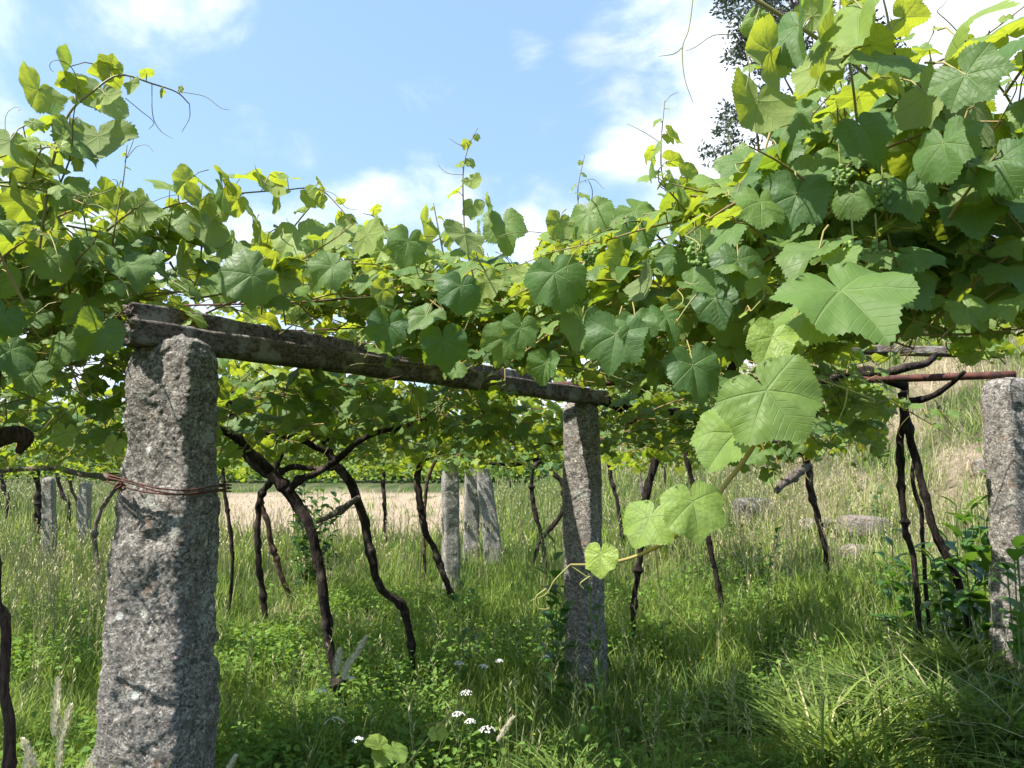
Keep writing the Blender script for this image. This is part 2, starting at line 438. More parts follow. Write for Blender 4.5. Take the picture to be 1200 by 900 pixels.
def ground():
    gx = np.concatenate([-np.geomspace(14, 900, 34)[::-1], np.linspace(-13.5, 13.5, 136), np.geomspace(14, 900, 34)])
    gy = np.concatenate([-np.geomspace(2, 900, 28)[::-1], np.linspace(-1.5, 24, 128), np.geomspace(24.5, 1500, 50)])
    X, Y = np.meshgrid(gx, gy); Z = terr(X, Y)
    V = np.stack([X, Y, Z], -1).reshape(-1, 3); nx = len(gx)
    i, j = np.meshgrid(np.arange(len(gy)-1), np.arange(nx-1), indexing='ij'); k = (i*nx+j).ravel()
    b = Bag(); b.add(V, Q=np.stack([k, k+1, k+nx+1, k+nx], 1), dry=dryness(V[:, 0], V[:, 1]))
    tag(b.build('meadow_ground', M['ground']), kind='structure')
ground()

# ------------------------------------------------------------------ hewn stone / timber
def hewn(name, mat, A, B, w, d, roll=0., amp=.012, res=.012, taper=(1, 1), parent=None, seed=0, top='round', chip=.05, exp_=8., waist=None, end=0.):
    A, B = np.asarray(A, float), np.asarray(B, float); ax = unit(B-A); L = np.linalg.norm(B-A)
    ref = np.array([0, 0, 1.]) if abs(ax[2]) < .7 else np.array([0, 1., 0])
    X = unit(np.cross(ax, ref)); Yv = np.cross(ax, X)     # X: width axis, Yv: depth axis
    X, Yv = X*math.cos(roll)+Yv*math.sin(roll), -X*math.sin(roll)+Yv*math.cos(roll)
    na = max(20, int((w+d)*2/res)); nh = max(8, int(L/res))
    a = np.arange(na)/na*2*math.pi
    # superellipse cross-section, evenly spread
    c, s = np.cos(a), np.sin(a); rr = (np.abs(c)**exp_+np.abs(s)**exp_)**(-1/exp_)
    t = np.linspace(0, 1, nh)
    tp = np.interp(t, np.linspace(0, 1, len(taper)), taper)
    ca = tp.copy()
    if top == 'round':
        e = np.clip((L*(1-t))/(.5*w), 0, 1); ca = ca*(.72+.28*np.sqrt(1-(1-e)**2.2))
    V = []
    P = A+np.outer(t*L, ax)
    ring = (c*rr*w/2)[None, :, None]*X+(s*rr*d/2)[None, :, None]*Yv
    V = P[:, None, :]+ring*ca[:, None, None]
    N = V-P[:, None, :]; N = N/np.linalg.norm(N, axis=2)[..., None]
    Vf = V.reshape(-1, 3); Nf = N.reshape(-1, 3)
    q = np.stack([Vf@X, Vf@Yv, Vf@ax], 1)+seed*1.7
    disp = amp*(1.7*fbm(q, 3.4, 2, seed)+.85*fbm(q*(1, 1, .8), 11, 5, seed+3, .62)+.55*np.abs(fbm(q, 42, 3, seed+9)))
    ch = fbm(q*(1, 1, 1.3), 5, 3, seed+20); disp -= amp*1.1*S((ch-.30)/.16)*chip/.05
    Vf = Vf+Nf*disp[:, None]
    if end:                                  # ragged, splintered end faces
        for tt, sgn in ((t < .5, -1), (t >= .5, 1)):
            k = np.repeat(tt & ((np.minimum(t, 1-t)*L) < .05), na)
            Vf[k] += ax*sgn*(end*fbm(q[k]*(1, 1, .3), 45, 3, seed+40)[:, None])
    i = np.arange(nh-1)[:, None]*na; j = np.arange(na)[None, :]; j2 = (j+1) % na
    Q = np.stack([i+j, i+j2, i+na+j2, i+na+j], -1).reshape(-1, 4)
    # end caps as shrinking rings
    base = len(Vf); VV = [Vf]; QQ = [Q]; TT = []; cnt = base
    for (row, sgn, Pc) in ((0, -1, P[0]), (nh-1, 1, P[-1])):
        prev = row*na+np.arange(na); R0 = Vf[prev]
        cen = R0.mean(0)
        for f in (.85, .65, .42, .2):
            pp = cen+(R0-cen)*f
            hgt = (.10*w*(1-f) if top == 'round' and sgn > 0 else 0)
            qq = np.stack([pp@X, pp@Yv, pp@ax], 1)
            pp = pp+ax*sgn*(hgt+(amp*1.2+end)*fbm(qq, 30, 3, seed+31)[:, None])
            VV.append(pp); cur = cnt+np.arange(na); cnt += na
            if sgn > 0: QQ.append(np.stack([prev, np.roll(prev, -1), np.roll(cur, -1), cur], 1))
            else: QQ.append(np.stack([np.roll(prev, -1), prev, cur, np.roll(cur, -1)], 1))
            prev = cur
        VV.append((cen+ax*sgn*(hgt if top == 'round' else 0))[None]); k = cnt; cnt += 1
        TT.append(np.stack([prev, np.roll(prev, -1), np.full(na, k)], 1) if sgn > 0 else np.stack([np.roll(prev, -1), prev, np.full(na, k)], 1))
    b = Bag(); V = np.vstack(VV)
    b.add(V, T=np.vstack(TT), Q=np.vstack(QQ))
    return b.build(name, mat, parent)

GP = 'rough granite posts carrying the vine pergola'
def post(topc, Y, basec, w, d, roll, label, seed, mat='granite', res=.014, amp=.012, taper=(1.2, 1.08, 1.0), lean=0., top='round', chip=.05):
    T = at(topc[0], topc[1], Y); Bp = at(basec[0], basec[1], Y+lean)
    ax = unit(T-Bp); zb = th(Bp[0], Bp[1])-.15
    k = (Bp[2]-zb)/ax[2]; A = Bp-ax*k
    o = hewn('granite_post', M[mat], A, T, w, d, roll, amp, res, taper, None, seed, top, chip)
    me = o.data; c = np.array([A[0], A[1], th(A[0], A[1])])
    me.transform(__import__('mathutils').Matrix.Translation(tuple(-c))); o.location = tuple(c)
    return tag(o, label, 'post', GP)
post((209, 402), 3.1, (182, 900), .325, .24, R_(-15), 'thick rough granite post in the foreground carrying the end of the wooden rails', 1, res=.0075, amp=.024, chip=.035, taper=(1.30, 1.2, 1.14, 1.06, 1.0, .97, .93))
post((681, 472), 5.2, (687, 812), .225, .22, R_(-32), 'grey granite post under the far end of the wooden rails, half sunlit', 4, res=.011, amp=.008, taper=(1.05, 1, 1, .92))
post((1180, 446), 4.2, (1196, 740), .19, .2, R_(12), 'speckled granite post at the right edge holding the red iron pipe', 9, 'granite', amp=.012, taper=(1.2, 1.05, .95))
post((527, 521), 10.2, (529, 690), .20, .18, R_(20), 'slim pale post of mottled granite under the distant red pipe', 13, 'granite_pale', amp=.008, taper=(1.05, 1))
post((553, 545), 13.2, (552, 645), .24, .18, R_(10), 'upright pale granite post, left one of the leaning pair in the meadow', 15, 'granite_pale', amp=.01, res=.02)
post((565, 543), 13.0, (578, 648), .26, .2, R_(10), 'pale granite slab post leaning to the right in the meadow', 17, 'granite_pale', amp=.01, res=.02, taper=(1.25, 1.05, .85))
post((57, 560), 12.5, (58, 628), .16, .16, R_(10), 'small grey post far left among the pale tall grass', 19, 'granite_pale', res=.02)
post((100, 566), 15.5, (99, 626), .20, .16, 0, 'faint pale post far left behind the thin vine stems', 21, 'granite_pale', res=.025)

# wooden rails on top of the posts
RA, RB = at(150, 389, 2.97), at(706, 467, 5.28)
def at_rail(name, A, B, w, d, label, seed, **k):
    o = hewn(name, M['wood'], A, B, w, d, 0, .0055, .009, (1, 1), None, seed, 'flat', .05, 14., end=.04, **k)
    c = (np.asarray(A)+B)/2
    o.data.transform(__import__('mathutils').Matrix.Translation(tuple(-c))); o.location = tuple(c)
    return tag(o, label, 'wooden beam', 'weathered wooden rails on the granite posts')
at_rail('wooden_beam', RA+(0, 0, .0), RB, .105, .10, 'grey weathered timber rail in front, splintered end resting on the thick granite post', 41)
at_rail('wooden_beam', at(154, 371, 3.12), at(640, 451, 5.35), .12, .11, 'darker timber rail lying just behind the splintered front rail', 47)
at_rail('wooden_beam', at(990, 409, 4.6), at(1172, 414, 4.3), .10, .05, 'thin flat timber rail above the red pipe at right', 53)
def pipe(pts, r, label, name='iron_pipe', cat='pipe', mat='rust', group='rusty red iron pipes of the pergola'):
    b = Bag(); tube(b, pts, r, 12, caps=True, smoothn=8)
    c = np.mean(pts, 0)
    o = b.build(name, M[mat]); o.data.transform(__import__('mathutils').Matrix.Translation(tuple(-c))); o.location = tuple(c)
    return tag(o, label, cat, group)
pipe([at(640, 452, 5.1), at(760, 447, 4.9), at(970, 446, 4.55), at(1190, 439, 4.2)], .022, 'dark red iron pipe running from the middle post to the right edge post')
pipe([at(480, 522, 10.2), at(600, 519, 9.9), at(770, 514, 9.3)], .035, 'sunlit red iron pipe lying on the slim distant post')

# wires
GW = 'rusty wires strung across the pergola'
def wire(pix, label, r=.0022, sag=0):
    P = [at(*p) for p in pix]; b = Bag()
    P2, _ = tube_pts(P, 10); tube(b, P2, r, 6)
    c = P2.mean(0); o = b.build('trellis_wire', M['wire']); o.data.transform(__import__('mathutils').Matrix.Translation(tuple(-c))); o.location = tuple(c)
    tag(o, label, 'wire', GW)
wire([(216, 358, 3.1), (380, 352, 2.95), (600, 326, 2.72), (740, 311, 2.5), (905, 290, 2.3), (1250, 240, 2.0)], 'upper thick rusty wire crossing the leaves from the thick post to the right', .0040)
wire([(252, 361, 3.15), (420, 349, 2.98), (610, 325, 2.75)], 'thin brown wire twisted beside the upper thick wire', .0020)
wire([(335, 388, 3.5), (480, 380, 3.3), (620, 357, 3.0), (735, 350, 2.9), (900, 338, 2.7), (1250, 300, 2.4)], 'lower rusty wire just above the front timber rail', .0030)
wire([(250, 472, 4.2), (400, 455, 3.9), (560, 420, 3.6)], 'wire under the leaves right of the thick granite post', .0022)
wire([(280, 520, 6.), (450, 500, 5.3), (640, 478, 4.9)], 'wire beneath the front rail towards the middle post', .0025)
wire([(640, 395, 3.4), (900, 372, 3.2), (1200, 330, 3.0)], 'wire among the dark leaves at the centre right', .0025)
wire([(900, 383, 3.6), (1060, 378, 3.3), (1200, 300, 2.8)], 'slanting wire below the dark branch at the right', .0025)
wire([(930, 350, 3.6), (1040, 345, 3.6), (1200, 395, 4.2)], 'thin wire over the flat timber rail at right', .0025)
# tie wire round the near post
b = Bag()
c0 = at(200, 575, 3.1)
for k, (dz, ph) in enumerate(((0, 0), (.014, .5), (-.008, 1.1))):
    aa = np.linspace(0, 2*math.pi, 50)
    rr = (np.abs(np.cos(aa))**6+np.abs(np.sin(aa))**6)**(-1/6.)
    X_ = np.cos(aa)*rr*.188; Y_ = np.sin(aa)*rr*.182; cr, sr = math.cos(R_(-16)), math.sin(R_(-16))
    P = np.stack([c0[0]+X_*cr-Y_*sr, c0[1]+X_*sr+Y_*cr, c0[2]+dz+.012*np.sin(aa*2+ph)-.05*(X_/.2)*.5+.02], 1)
    tube(b, P, .0032, 6)
kn = at(143, 567, 2.95)
for k in range(5):
    P = [kn+rng.normal(0, .012, 3) for _ in range(5)]; tube(b, P, .0035, 5, smoothn=4)
o = b.build('tie_wire', M['rust']); o.data.transform(__import__('mathutils').Matrix.Translation(tuple(-c0))); o.location = tuple(c0)
tag(o, 'loops of rusty wire knotted round the thick foreground granite post', 'wire')

# ------------------------------------------------------------------ vine leaf templates
KEY_A = np.radians([0, 10, 24, 33, 48, 62, 78, 94, 110, 128, 148, 162, 172, 180])
KEY_R = np.array([1.0, .92, .82, .80, .90, .83, .75, .78, .80, .70, .62, .52, .38, .05])
def leaf_template(n, rings, teeth, var, deep=1.):
    r_ = np.random.default_rng(100+var)
    a = np.linspace(-math.pi, math.pi, n, endpoint=False)+math.pi/n
    kr = KEY_R.copy(); kr[1:12] += r_.normal(0, .03, 11)
    kr[2] -= .10*(deep-1); kr[3] -= .08*(deep-1); kr[6] -= .07*(deep-1); kr[7] -= .04*(deep-1)
    rad = np.interp(np.abs(a), KEY_A, kr)*(1+.03*np.sin(a*2+r_.uniform(0, 6))+.02*np.sin(a*5+r_.uniform(0, 6)))
    rad = rad*(1+.07*r_.random()*np.sin(a+r_.uniform(0, 6))*np.sin(np.abs(a)/2))
    rad = rad*(1+.06*vnoise(np.stack([a*2.2, 0*a+var*3.1, 0*a], 1), 1., var))
    edge = rad.copy()
    if teeth: edge = rad*(1+(.034 if n < 140 else .024)*(np.arange(n) % 2*2-1)*(.1+1.5*r_.random(n))*np.clip((math.pi-np.abs(a))*2, 0, 1))
    fold = r_.uniform(-.05, .60); droop = r_.uniform(.10, .75); cup = r_.uniform(-.55, .15)
    ph = r_.uniform(0, 6, 5); twist = r_.uniform(-.2, .2)
    V = [np.zeros((1, 3))]
    for q, f in enumerate(rings):
        rr = (edge if f == 1 else rad)*f
        if f < .8: rr = rr*.5+f*.82*.5*np.clip((math.pi-np.abs(a))*1.4+.15, 0, 1)
        x, y = np.sin(a)*rr, np.cos(a)*rr
        V.append(np.stack([x, y, 0*x], 1))
    V = np.vstack(V); x, y = V[:, 0].copy(), V[:, 1].copy(); r = np.hypot(x, y); an = np.arctan2(x, y)
    z = fold*np.abs(x)*.8-droop*(np.maximum(y, 0)**2)*.6-droop*.5*np.maximum(np.abs(x)-.35, 0)*1.2+cup*x*x
    z = z+.075*r*r*np.sin(3*an+ph[0])+.06*r**2*np.sin(5*an+ph[1])+.035*r**3*np.sin(9*an+ph[2])
    # creases: blade sinks along the five main veins
    va = np.array([0, .9, -.9, 1.95, -1.95]); dmin = np.min(np.abs(an[:, None]-va[None]), 1)
    z = z+.035*np.clip(dmin/.45, 0, 1)*np.clip(r*1.5, 0, 1)
    z = z+twist*x*y
    if n > 50: z = z+.022*fbm(np.stack([x*6, y*6, 0*x+var], 1), 1., 2, var)*np.clip(r*3, 0, 1)+.05*r_.normal()*np.maximum(r-.6, 0)*3*np.sin(an*2+ph[3])
    out = np.stack([x*(1-.12*fold), y, z], 1)
    uv = np.stack([x*.5+.5, y*.5+.5], 1)
    j = np.arange(n); j2 = (j+1) % n
    T = np.stack([np.zeros(n, int), 1+j2, 1+j], 1); Q = []
    for k in range(len(rings)-1):
        o1, o2 = 1+k*n, 1+(k+1)*n
        Q.append(np.stack([o1+j, o1+j2, o2+j2, o2+j], 1))
    return out, T, (np.vstack(Q) if Q else np.zeros((0, 4), int)), uv
TPL = {0: [leaf_template(110, (.2, .4, .6, .8, .92, 1), True, v, rng.uniform(.5, 1.7)) for v in range(26)],
       1: [leaf_template(56, (.4, .75, 1), True, v, rng.uniform(.5, 1.8)) for v in range(14)],
       2: [leaf_template(18, (.55, 1), False, v+30, rng.uniform(1, 2)) for v in range(8)],
       3: [leaf_template(10, (1,), False, v+50) for v in range(6)]}
TPL[9] = [leaf_template(150, (.15, .3, .45, .6, .75, .87, .95, 1), True, v+70, (.55, .8, .35, 1.0, .6, .9, .4, .7)[v]) for v in range(8)]
def put_leaf(bag, lod, base, tipdir, normal, size, tint, rnd, var=None):
    """size = distance from petiole junction to tip"""
    tp = TPL[lod]; v, T, Q, uv = tp[(var if var is not None else int(rng.integers(len(tp)))) % len(tp)]
    t = unit(tipdir); nn = np.asarray(normal, float); nn = nn-np.dot(nn, t)*t
    if np.linalg.norm(nn) < .05: nn = np.cross(t, [1, 0, 0])
    nn = unit(nn); x = np.cross(t, nn)
    # winding in the template faces +Z when x->y is right handed
    Mx = np.stack([x, t, nn], 0)
    mir = rng.random() < .5
    vv = v.copy()
    if mir: vv[:, 0] *= -1; T = T[:, ::-1]; Q = Q[:, ::-1]
    bag.add((vv*size)@Mx+base, T=T, Q=Q, uv=uv if not mir else uv*(-1, 1)+(1, 0), tint=tint, rnd=rnd)

# ------------------------------------------------------------------ vines
class Vine:
    all = []
    def __init__(s, label, base, centre, mat='bark', group='dark grapevines growing under the pergola'):
        s.base = np.asarray(base, float); s.centre = np.asarray(centre, float)
        s.root = empty('grapevine', base, label, 'grapevine', group)
        s.leafbag = Bag(); s.canebag = Bag(); s.mat = M[mat]; Vine.all.append(s); s.bunches = []
    def trunk(s, pts, r, name='trunk', sides=18, gnarl=.34, seed=0, step=10):
        b = Bag(); tube(b, pts, r, sides, gnarl, seed, smoothn=step, caps=True); b.build(name, s.mat, s.root)
    def finish(s):
        if not s.leafbag.empty(): s.leafbag.build('foliage', M['leaf'], s.root)
        if not s.canebag.empty(): s.canebag.build('shoots', M['cane'], s.root)

# trunks: pixel polyline bottom -> top, base found on the ground
def vine(label, pix, wpx, extra=0., mat='bark', ext=True, seed=0, lean=0., off=14, centre=None, group='dark grapevines growing under the pergola', Y=None, step=16):
    p0 = pix[0]; g = ground_hit(p0[0], p0[1]+off)
    if Y: g = at(p0[0], p0[1], Y); 
    Yb = g[1]
    g = np.array([g[0], g[1], th(g[0], g[1])])
    pts = [np.array([g[0], g[1], g[2]-.12])]
    if Y: pts.append(at(p0[0], p0[1], Yb))
    for k, p in enumerate(pix[1:]):
        pts.append(at(p[0], p[1], Yb+lean*(k+1)/len(pix)))
    r = np.interp(np.linspace(0, 1, len(pts)), np.linspace(0, 1, len(wpx)), wpx)*Yb/F/2*.66
    if ext:
        top = pts[-1]
        if top[2] < 1.95:
            d = pts[-1]-pts[-2]; d = unit(d*(1, 1, .6)+(0, 0, .4)); q = top+d*(2.02-top[2])/max(d[2], .45)
            pts.append(q); r = np.append(r, r[-1]*.8)
    v = Vine(label, g, centre if centre is not None else (pts[-1][0], pts[-1][1]), mat, group)
    v.trunk(pts, r, seed=seed, step=step, sides=20 if Yb < 7 else 10); v.top = pts[-1]; v.Y = Yb
    return v
def arm(v, pix, wpx, seed=0, name='arm', gnarl=.28, sides=12, step=8, mat=None):
    P = [at(*p) for p in pix]; r = np.interp(np.linspace(0, 1, len(P)), np.linspace(0, 1, len(wpx)), wpx)*np.mean([p[2] for p in pix])/F/2*.8
    b = Bag(); tube(b, P, r, sides, gnarl, seed, smoothn=step, caps=True); b.build(name, mat or v.mat, v.root)

vL = vine('thick brown grapevine trunk cut by the left edge of the frame', [(8, 905), (6, 800), (4, 730), (-6, 665)], [17, 17, 15, 13], mat='brown_bark', seed=3, Y=2.5, centre=(-1.5, 2.1), step=22)
vA = vine('thick dark grapevine with forked top just right of the foreground post', [(413, 842), (395, 800), (383, 740), (376, 680), (363, 620), (340, 580), (312, 552), (285, 525)], [13, 15, 17, 19, 16], seed=5, centre=(-.9, 3.6), step=20)
vB = vine('dark grapevine with an S-bend low in its trunk, left of centre', [(486, 798), (482, 760), (472, 712), (446, 686), (436, 650), (424, 605), (408, 565), (385, 530)], [10, 12, 13, 15, 15], seed=7, centre=(-.1, 4.2), step=20)
vC = vine('dark grapevine leaning left beside the slim distant post', [(541, 712), (527, 690), (510, 645), (496, 612), (490, 570), (495, 540), (520, 528), (545, 522)], [9, 11, 11, 12], seed=9, centre=(-.7, 7.6))
vC2 = vine('thin straight grapevine stem behind the one leaning at the slim post', [(499, 684), (497, 640), (498, 600), (502, 560), (515, 532)], [5, 6, 6], seed=11, mat='brown_bark')
vD = vine('wavy dark grapevine between the foreground post and the forked vine', [(314, 736), (309, 700), (303, 650), (303, 600), (308, 575), (322, 556)], [9, 10, 10, 11], seed=13, centre=(-2.2, 6.5))
vD2 = vine('reddish grapevine stem curving right at its foot behind the wavy one', [(346, 700), (332, 680), (320, 645), (313, 610), (306, 585), (318, 560)], [7, 9, 8, 7], seed=15, mat='brown_bark')
vF0 = vine('thin grapevine stem close to the right side of the foreground post', [(265, 722), (271, 690), (272, 640), (265, 590), (261, 560)], [4, 6, 6], seed=17)
vG0 = vine('crooked grey grapevine stem left of the foreground post', [(121, 690), (115, 660), (110, 625), (118, 598), (131, 578), (145, 560)], [6, 7, 7, 6], seed=19, mat='pale_bark', centre=(-4, 7.5))
vG1 = vine('short dark vine stem touching the left side of the foreground post', [(141, 640), (141, 600), (143, 570)], [5, 5, 5], seed=20)
vN = vine('thin dark vine stem standing before the dry meadow', [(451, 625), (451, 600), (449, 570), (451, 545)], [6, 6, 7], seed=21)
vE = vine('slender dark grapevine just right of the half sunlit post', [(741, 755), (744, 710), (748, 665), (752, 620), (756, 590), (766, 545), (770, 515), (764, 480)], [8, 10, 12, 13, 16], seed=23, centre=(.9, 5.2), step=20)
vF = vine('dark grapevine leaning right under the sunlit hanging leaves', [(853, 728), (843, 690), (834, 650), (828, 620), (815, 580), (806, 545), (803, 515)], [8, 9, 9, 7], seed=25, centre=(1.5, 5.6))
vG = vine('straight dark grapevine at right with a pale dead branch slanting down left', [(977, 692), (968, 650), (957, 600), (948, 565), (945, 530)], [9, 10, 11, 12], seed=27, centre=(1.9, 5.0))
vH = vine('left stem of the dark grapevines crowded under the red pipe at right', [(1072, 662), (1062, 620), (1057, 580), (1056, 530), (1058, 480), (1060, 448)], [9, 10, 11, 13], seed=29, Y=4.7, centre=(2.3, 4.2))
vH2 = vine('dark grapevine slanting down to the right under the red pipe', [(1130, 706), (1108, 650), (1090, 600), (1078, 555), (1066, 510), (1058, 460)], [10, 12, 13, 15], seed=31, Y=4.6, centre=(2.9, 3.6))
vH3 = vine('thin vine stem between the two dark trunks under the red pipe', [(1082, 645), (1079, 600), (1070, 570), (1072, 530)], [6, 7, 6], seed=33, Y=5.2, ext=False)
vI = vine('looping grapevine left of the half sunlit post', [(642, 665), (635, 630), (626, 600), (623, 565), (628, 545), (645, 532)], [6, 7, 8], seed=35, centre=(.3, 8))
vI2 = vine('grapevine curved like a bow beside the looping one', [(622, 655), (632, 636), (652, 612), (662, 590), (658, 565), (640, 545), (632, 535)], [6, 8, 9, 8], seed=37)
vJ = vine('thin grapevine stem behind the post on its right', [(731, 625), (724, 590), (716, 560), (712, 530)], [6, 7, 6], seed=39, centre=(1.4, 9))
vK = vine('slight pale vine stem in tall grass right of the middle post', [(756, 600), (752, 570), (744, 530)], [5, 5, 4], seed=41, mat='pale_bark')
far = [(48, 620, 9), (80, 612, 6), (92, 618, 5), (8, 600, 6), (170, 600, 6), (598, 560, 4), (668, 566, 4), (780, 560, 4)]
farlab = ['dark vine stem touching the small grey post far left', 'thin vine stem right of the small far left post', 'thin slanting vine stem in front of the faint pale post', 'faint vine stem at the far left edge in pale grass',
          'far vine stem behind the foreground post', 'tiny distant vine stem above the meadow left of the looping vine', 'tiny distant vine stem left of the middle post', 'small distant vine stem right of the middle post']
vFar = [vine(farlab[i], [(x, y), (x+rng.normal(0, 2), y-18), (x+rng.normal(0, 4), 575 if y > 590 else 548)], [w, w, w], seed=50+i, centre=None) for i, (x, y, w) in enumerate(far)]
# the vine at the right whose trunk stands outside the picture
rb = np.array([2.6, 2.2, th(2.6, 2.2)])
vR = Vine('grapevine with big leaves and a thick dark arm filling the upper right corner', rb, (1.25, 1.8), 'brown_bark')
vR.trunk([rb-(0, 0, .1), rb+(.03, 0, .6), rb+(-.04, .03, 1.2), rb+(-.1, 0, 1.7), rb+(-.2, -.02, 2.0)], [.055, .045, .04, .038], seed=61)
vR2b = np.array([.75, 2.95, 0.]); 
# arms (old wood under the leaves)
arm(vA, [(338, 577, 4.3), (352, 562, 4.3), (385, 545, 4.35), (430, 512, 4.3), (500, 492, 4.3)], [10, 10, 9, 6], 71)
arm(vA, [(316, 553, 4.4), (280, 515, 4.3), (250, 500, 4.2), (215, 490, 4.1)], [16, 14, 12, 9], 72)
arm(vB, [(385, 530, 5.1), (350, 515, 5.0), (300, 505, 4.9)], [10, 9, 7], 74)
arm(vB, [(421, 583, 5.1), (398, 598, 5.2), (372, 612, 5.4)], [8, 9, 6], 75, 'dead_branch', mat=M['pale_bark'])
arm(vB, [(420, 500, 5.2), (470, 486, 5.2), (540, 492, 5.2), (600, 480, 5.2)], [9, 10, 9, 6], 76)
arm(vE, [(764, 482, 5.5), (735, 476, 5.4), (705, 468, 5.3), (690, 482, 5.2)], [10, 9, 8, 6], 77)
arm(vE, [(764, 486, 5.5), (800, 484, 5.4), (822, 498, 5.3), (850, 506, 5.2), (870, 502, 5.1)], [11, 10, 9, 8], 78)
arm(vE, [(700, 470, 5.3), (726, 480, 5.3), (738, 496, 5.3), (752, 490, 5.4)], [7, 8, 7, 8], 79)
arm(vC, [(545, 522, 7.6), (580, 516, 7.4), (640, 520, 7.2), (660, 530, 7.2)], [7, 7, 6, 5], 80)
arm(vI, [(640, 535, 9), (600, 545, 9), (560, 540, 9)], [5, 6, 4], 81)
arm(vG, [(949, 545, vG.Y), (932, 556, vG.Y-.05), (918, 568, vG.Y-.1), (909, 577, vG.Y-.1)], [12, 12, 11, 8], 94, 'dead_branch', mat=M['pale_bark'])
arm(vG, [(945, 535, 5.8), (930, 520, 5.6), (890, 515, 5.4), (860, 505, 5.2)], [12, 11, 9, 8], 82)
arm(vH, [(1060, 452, 4.6), (1030, 440, 4.5), (1000, 436, 4.5), (960, 448, 4.5)], [15, 17, 14, 9], 83)
arm(vH, [(1058, 470, 4.6), (1085, 466, 4.5), (1110, 452, 4.4), (1130, 436, 4.2)], [9, 10, 8, 5], 84)
arm(vH2, [(1030, 438, 4.4), (1060, 432, 4.3), (1085, 425, 4.3), (1098, 415, 4.3)], [9, 12, 10, 7], 85)
arm(vL, [(-6, 665, 2.5), (-30, 600, 2.5), (-25, 540, 2.5), (8, 508, 2.5), (32, 512, 2.5), (22, 530, 2.52)], [14, 15, 17, 26, 22, 10], 86)
arm(vL, [(-25, 545, 2.5), (-60, 480, 2.4), (-40, 440, 2.3), (0, 430, 2.3)], [14, 14, 12, 9], 87)
arm(vG0, [(-10, 552, 8.4), (60, 549, 8.2), (100, 556, 8.1), (145, 560, 8), (190, 556, 7.5), (215, 548, 7.2)], [7, 9, 6], 88)
arm(vR, [(1260, 260, 2.3), (1200, 300, 2.2), (1150, 318, 2.15), (1110, 345, 2.2), (1060, 352, 2.3)], [26, 34, 30, 20, 9], 89)
arm(vR, [(1190, 300, 2.25), (1150, 275, 2.1), (1080, 240, 2.0)], [16, 12, 7], 90)
arm(vR, [(895, 375, 2.6), (870, 410, 2.7), (850, 450, 2.8), (845, 475, 2.9)], [9, 12, 13, 9], 91)
arm(vD, [(322, 556, 6.6), (345, 548, 6.6), (390, 550, 6.4)], [9, 8, 5], 92)

# ------------------------------------------------------------------ shoots and leaves
SKX = [-400, 0, 60, 112, 128, 140, 155, 180, 230, 250, 300, 340, 400, 450, 480, 520, 580, 606, 622, 640, 660, 700, 740, 770, 800, 845, 862, 885, 905, 2000]
SKY = [150, 150, 118, 118, 200, 235, 245, 225, 240, 262, 272, 270, 266, 258, 252, 268, 296, 318, 300, 254, 246, 232, 240, 226, 205, 205, 120, 30, -400, -400]
LBX = [-300, 0, 100, 150, 158, 240, 262, 400, 425, 500, 560, 620, 700, 780, 850, 885, 1000, 1100, 1300]
LBY = [520, 510, 440, 352, 345, 345, 358, 370, 432, 440, 446, 430, 460, 478, 470, 430, 405, 400, 395]
LIT = []
def lit(px, py, Y=None, r=.12):
    p = at(px, py, Y) if Y else ground_hit(px, py); LIT.append((*p, r))
for g_ in [(70, 660, .6), (30, 620, .7), (455, 650, .5), (520, 690, .35), (590, 640, .7), (300, 650, .6), (700, 655, .55), (820, 650, .5), (920, 720, .25), (100, 710, .4), (930, 650, .4), (1080, 800, .2), (430, 700, .2), (320, 700, .2), (790, 690, .3),
           (850, 790, .22), (60, 880, .25), (400, 860, .3), (550, 870, .2), (1130, 640, .3), (990, 820, .45), (1130, 760, .2), (700, 790, .15), (560, 800, .15), (640, 730, .15)]: lit(g_[0], g_[1], None, g_[2])
for g_ in [(175, 480, 2.95, .12), (180, 560, 2.95, .16), (165, 640, 2.95, .16), (160, 740, 2.95, .2), (155, 850, 2.95, .2), (672, 560, 5.1, .16), (672, 640, 5.1, .14), (1180, 560, 4.1, .12), (1190, 660, 4.1, .12), (220, 380, 3.0, .14), (300, 400, 3.2, .1), (180, 375, 3.0, .1),
           (1000, 360, 1.08, .13), (920, 470, 1.04, .12), (850, 530, 1.1, .1), (815, 600, 1.1, .1), (750, 630, 1.1, .06), (900, 390, 1.1, .08), (1140, 95, 1.05, .10), (1050, 80, 1.1, .07), (1020, 160, 1.3, .05), (1010, 240, 1.45, .07), (930, 150, 1.35, .05), (940, 245, 1.4, .05), (930, 300, 1.2, .06), (980, 305, 1.15, .06),
           (590, 400, 1.95, .07), (690, 400, 1.95, .06), (477, 300, 2.2, .07), (385, 325, 2.2, .07), (270, 340, 2.2, .08), (105, 400, 1.95, .08), (30, 375, 2., .07), (75, 420, 2., .06), (695, 270, 2.1, .06), (820, 430, 1.75, .05), (490, 380, 2.3, .05), (780, 235, 2.0, .05)]: lit(*g_)
for g_ in [(68, 840, 3.05, .3), (30, 870, 3.05, .2), (415, 775, 3.4, .2), (550, 835, 3.4, .22), (975, 810, 3.5, .32), (1060, 790, 3.7, .2), (450, 885, 3.0, .1)]: lit(*g_)
LIT = np.array(LIT)
def in_lane(p):
    d = np.asarray(p)-LIT[:, :3]; t = d@SUN; q = np.linalg.norm(d-t[:, None]*SUN, axis=1)
    return bool(((t > .10) & (q < LIT[:, 3])).any())
def rough(px): return 9*math.sin(px*.071)+7*math.sin(px*.173+2)
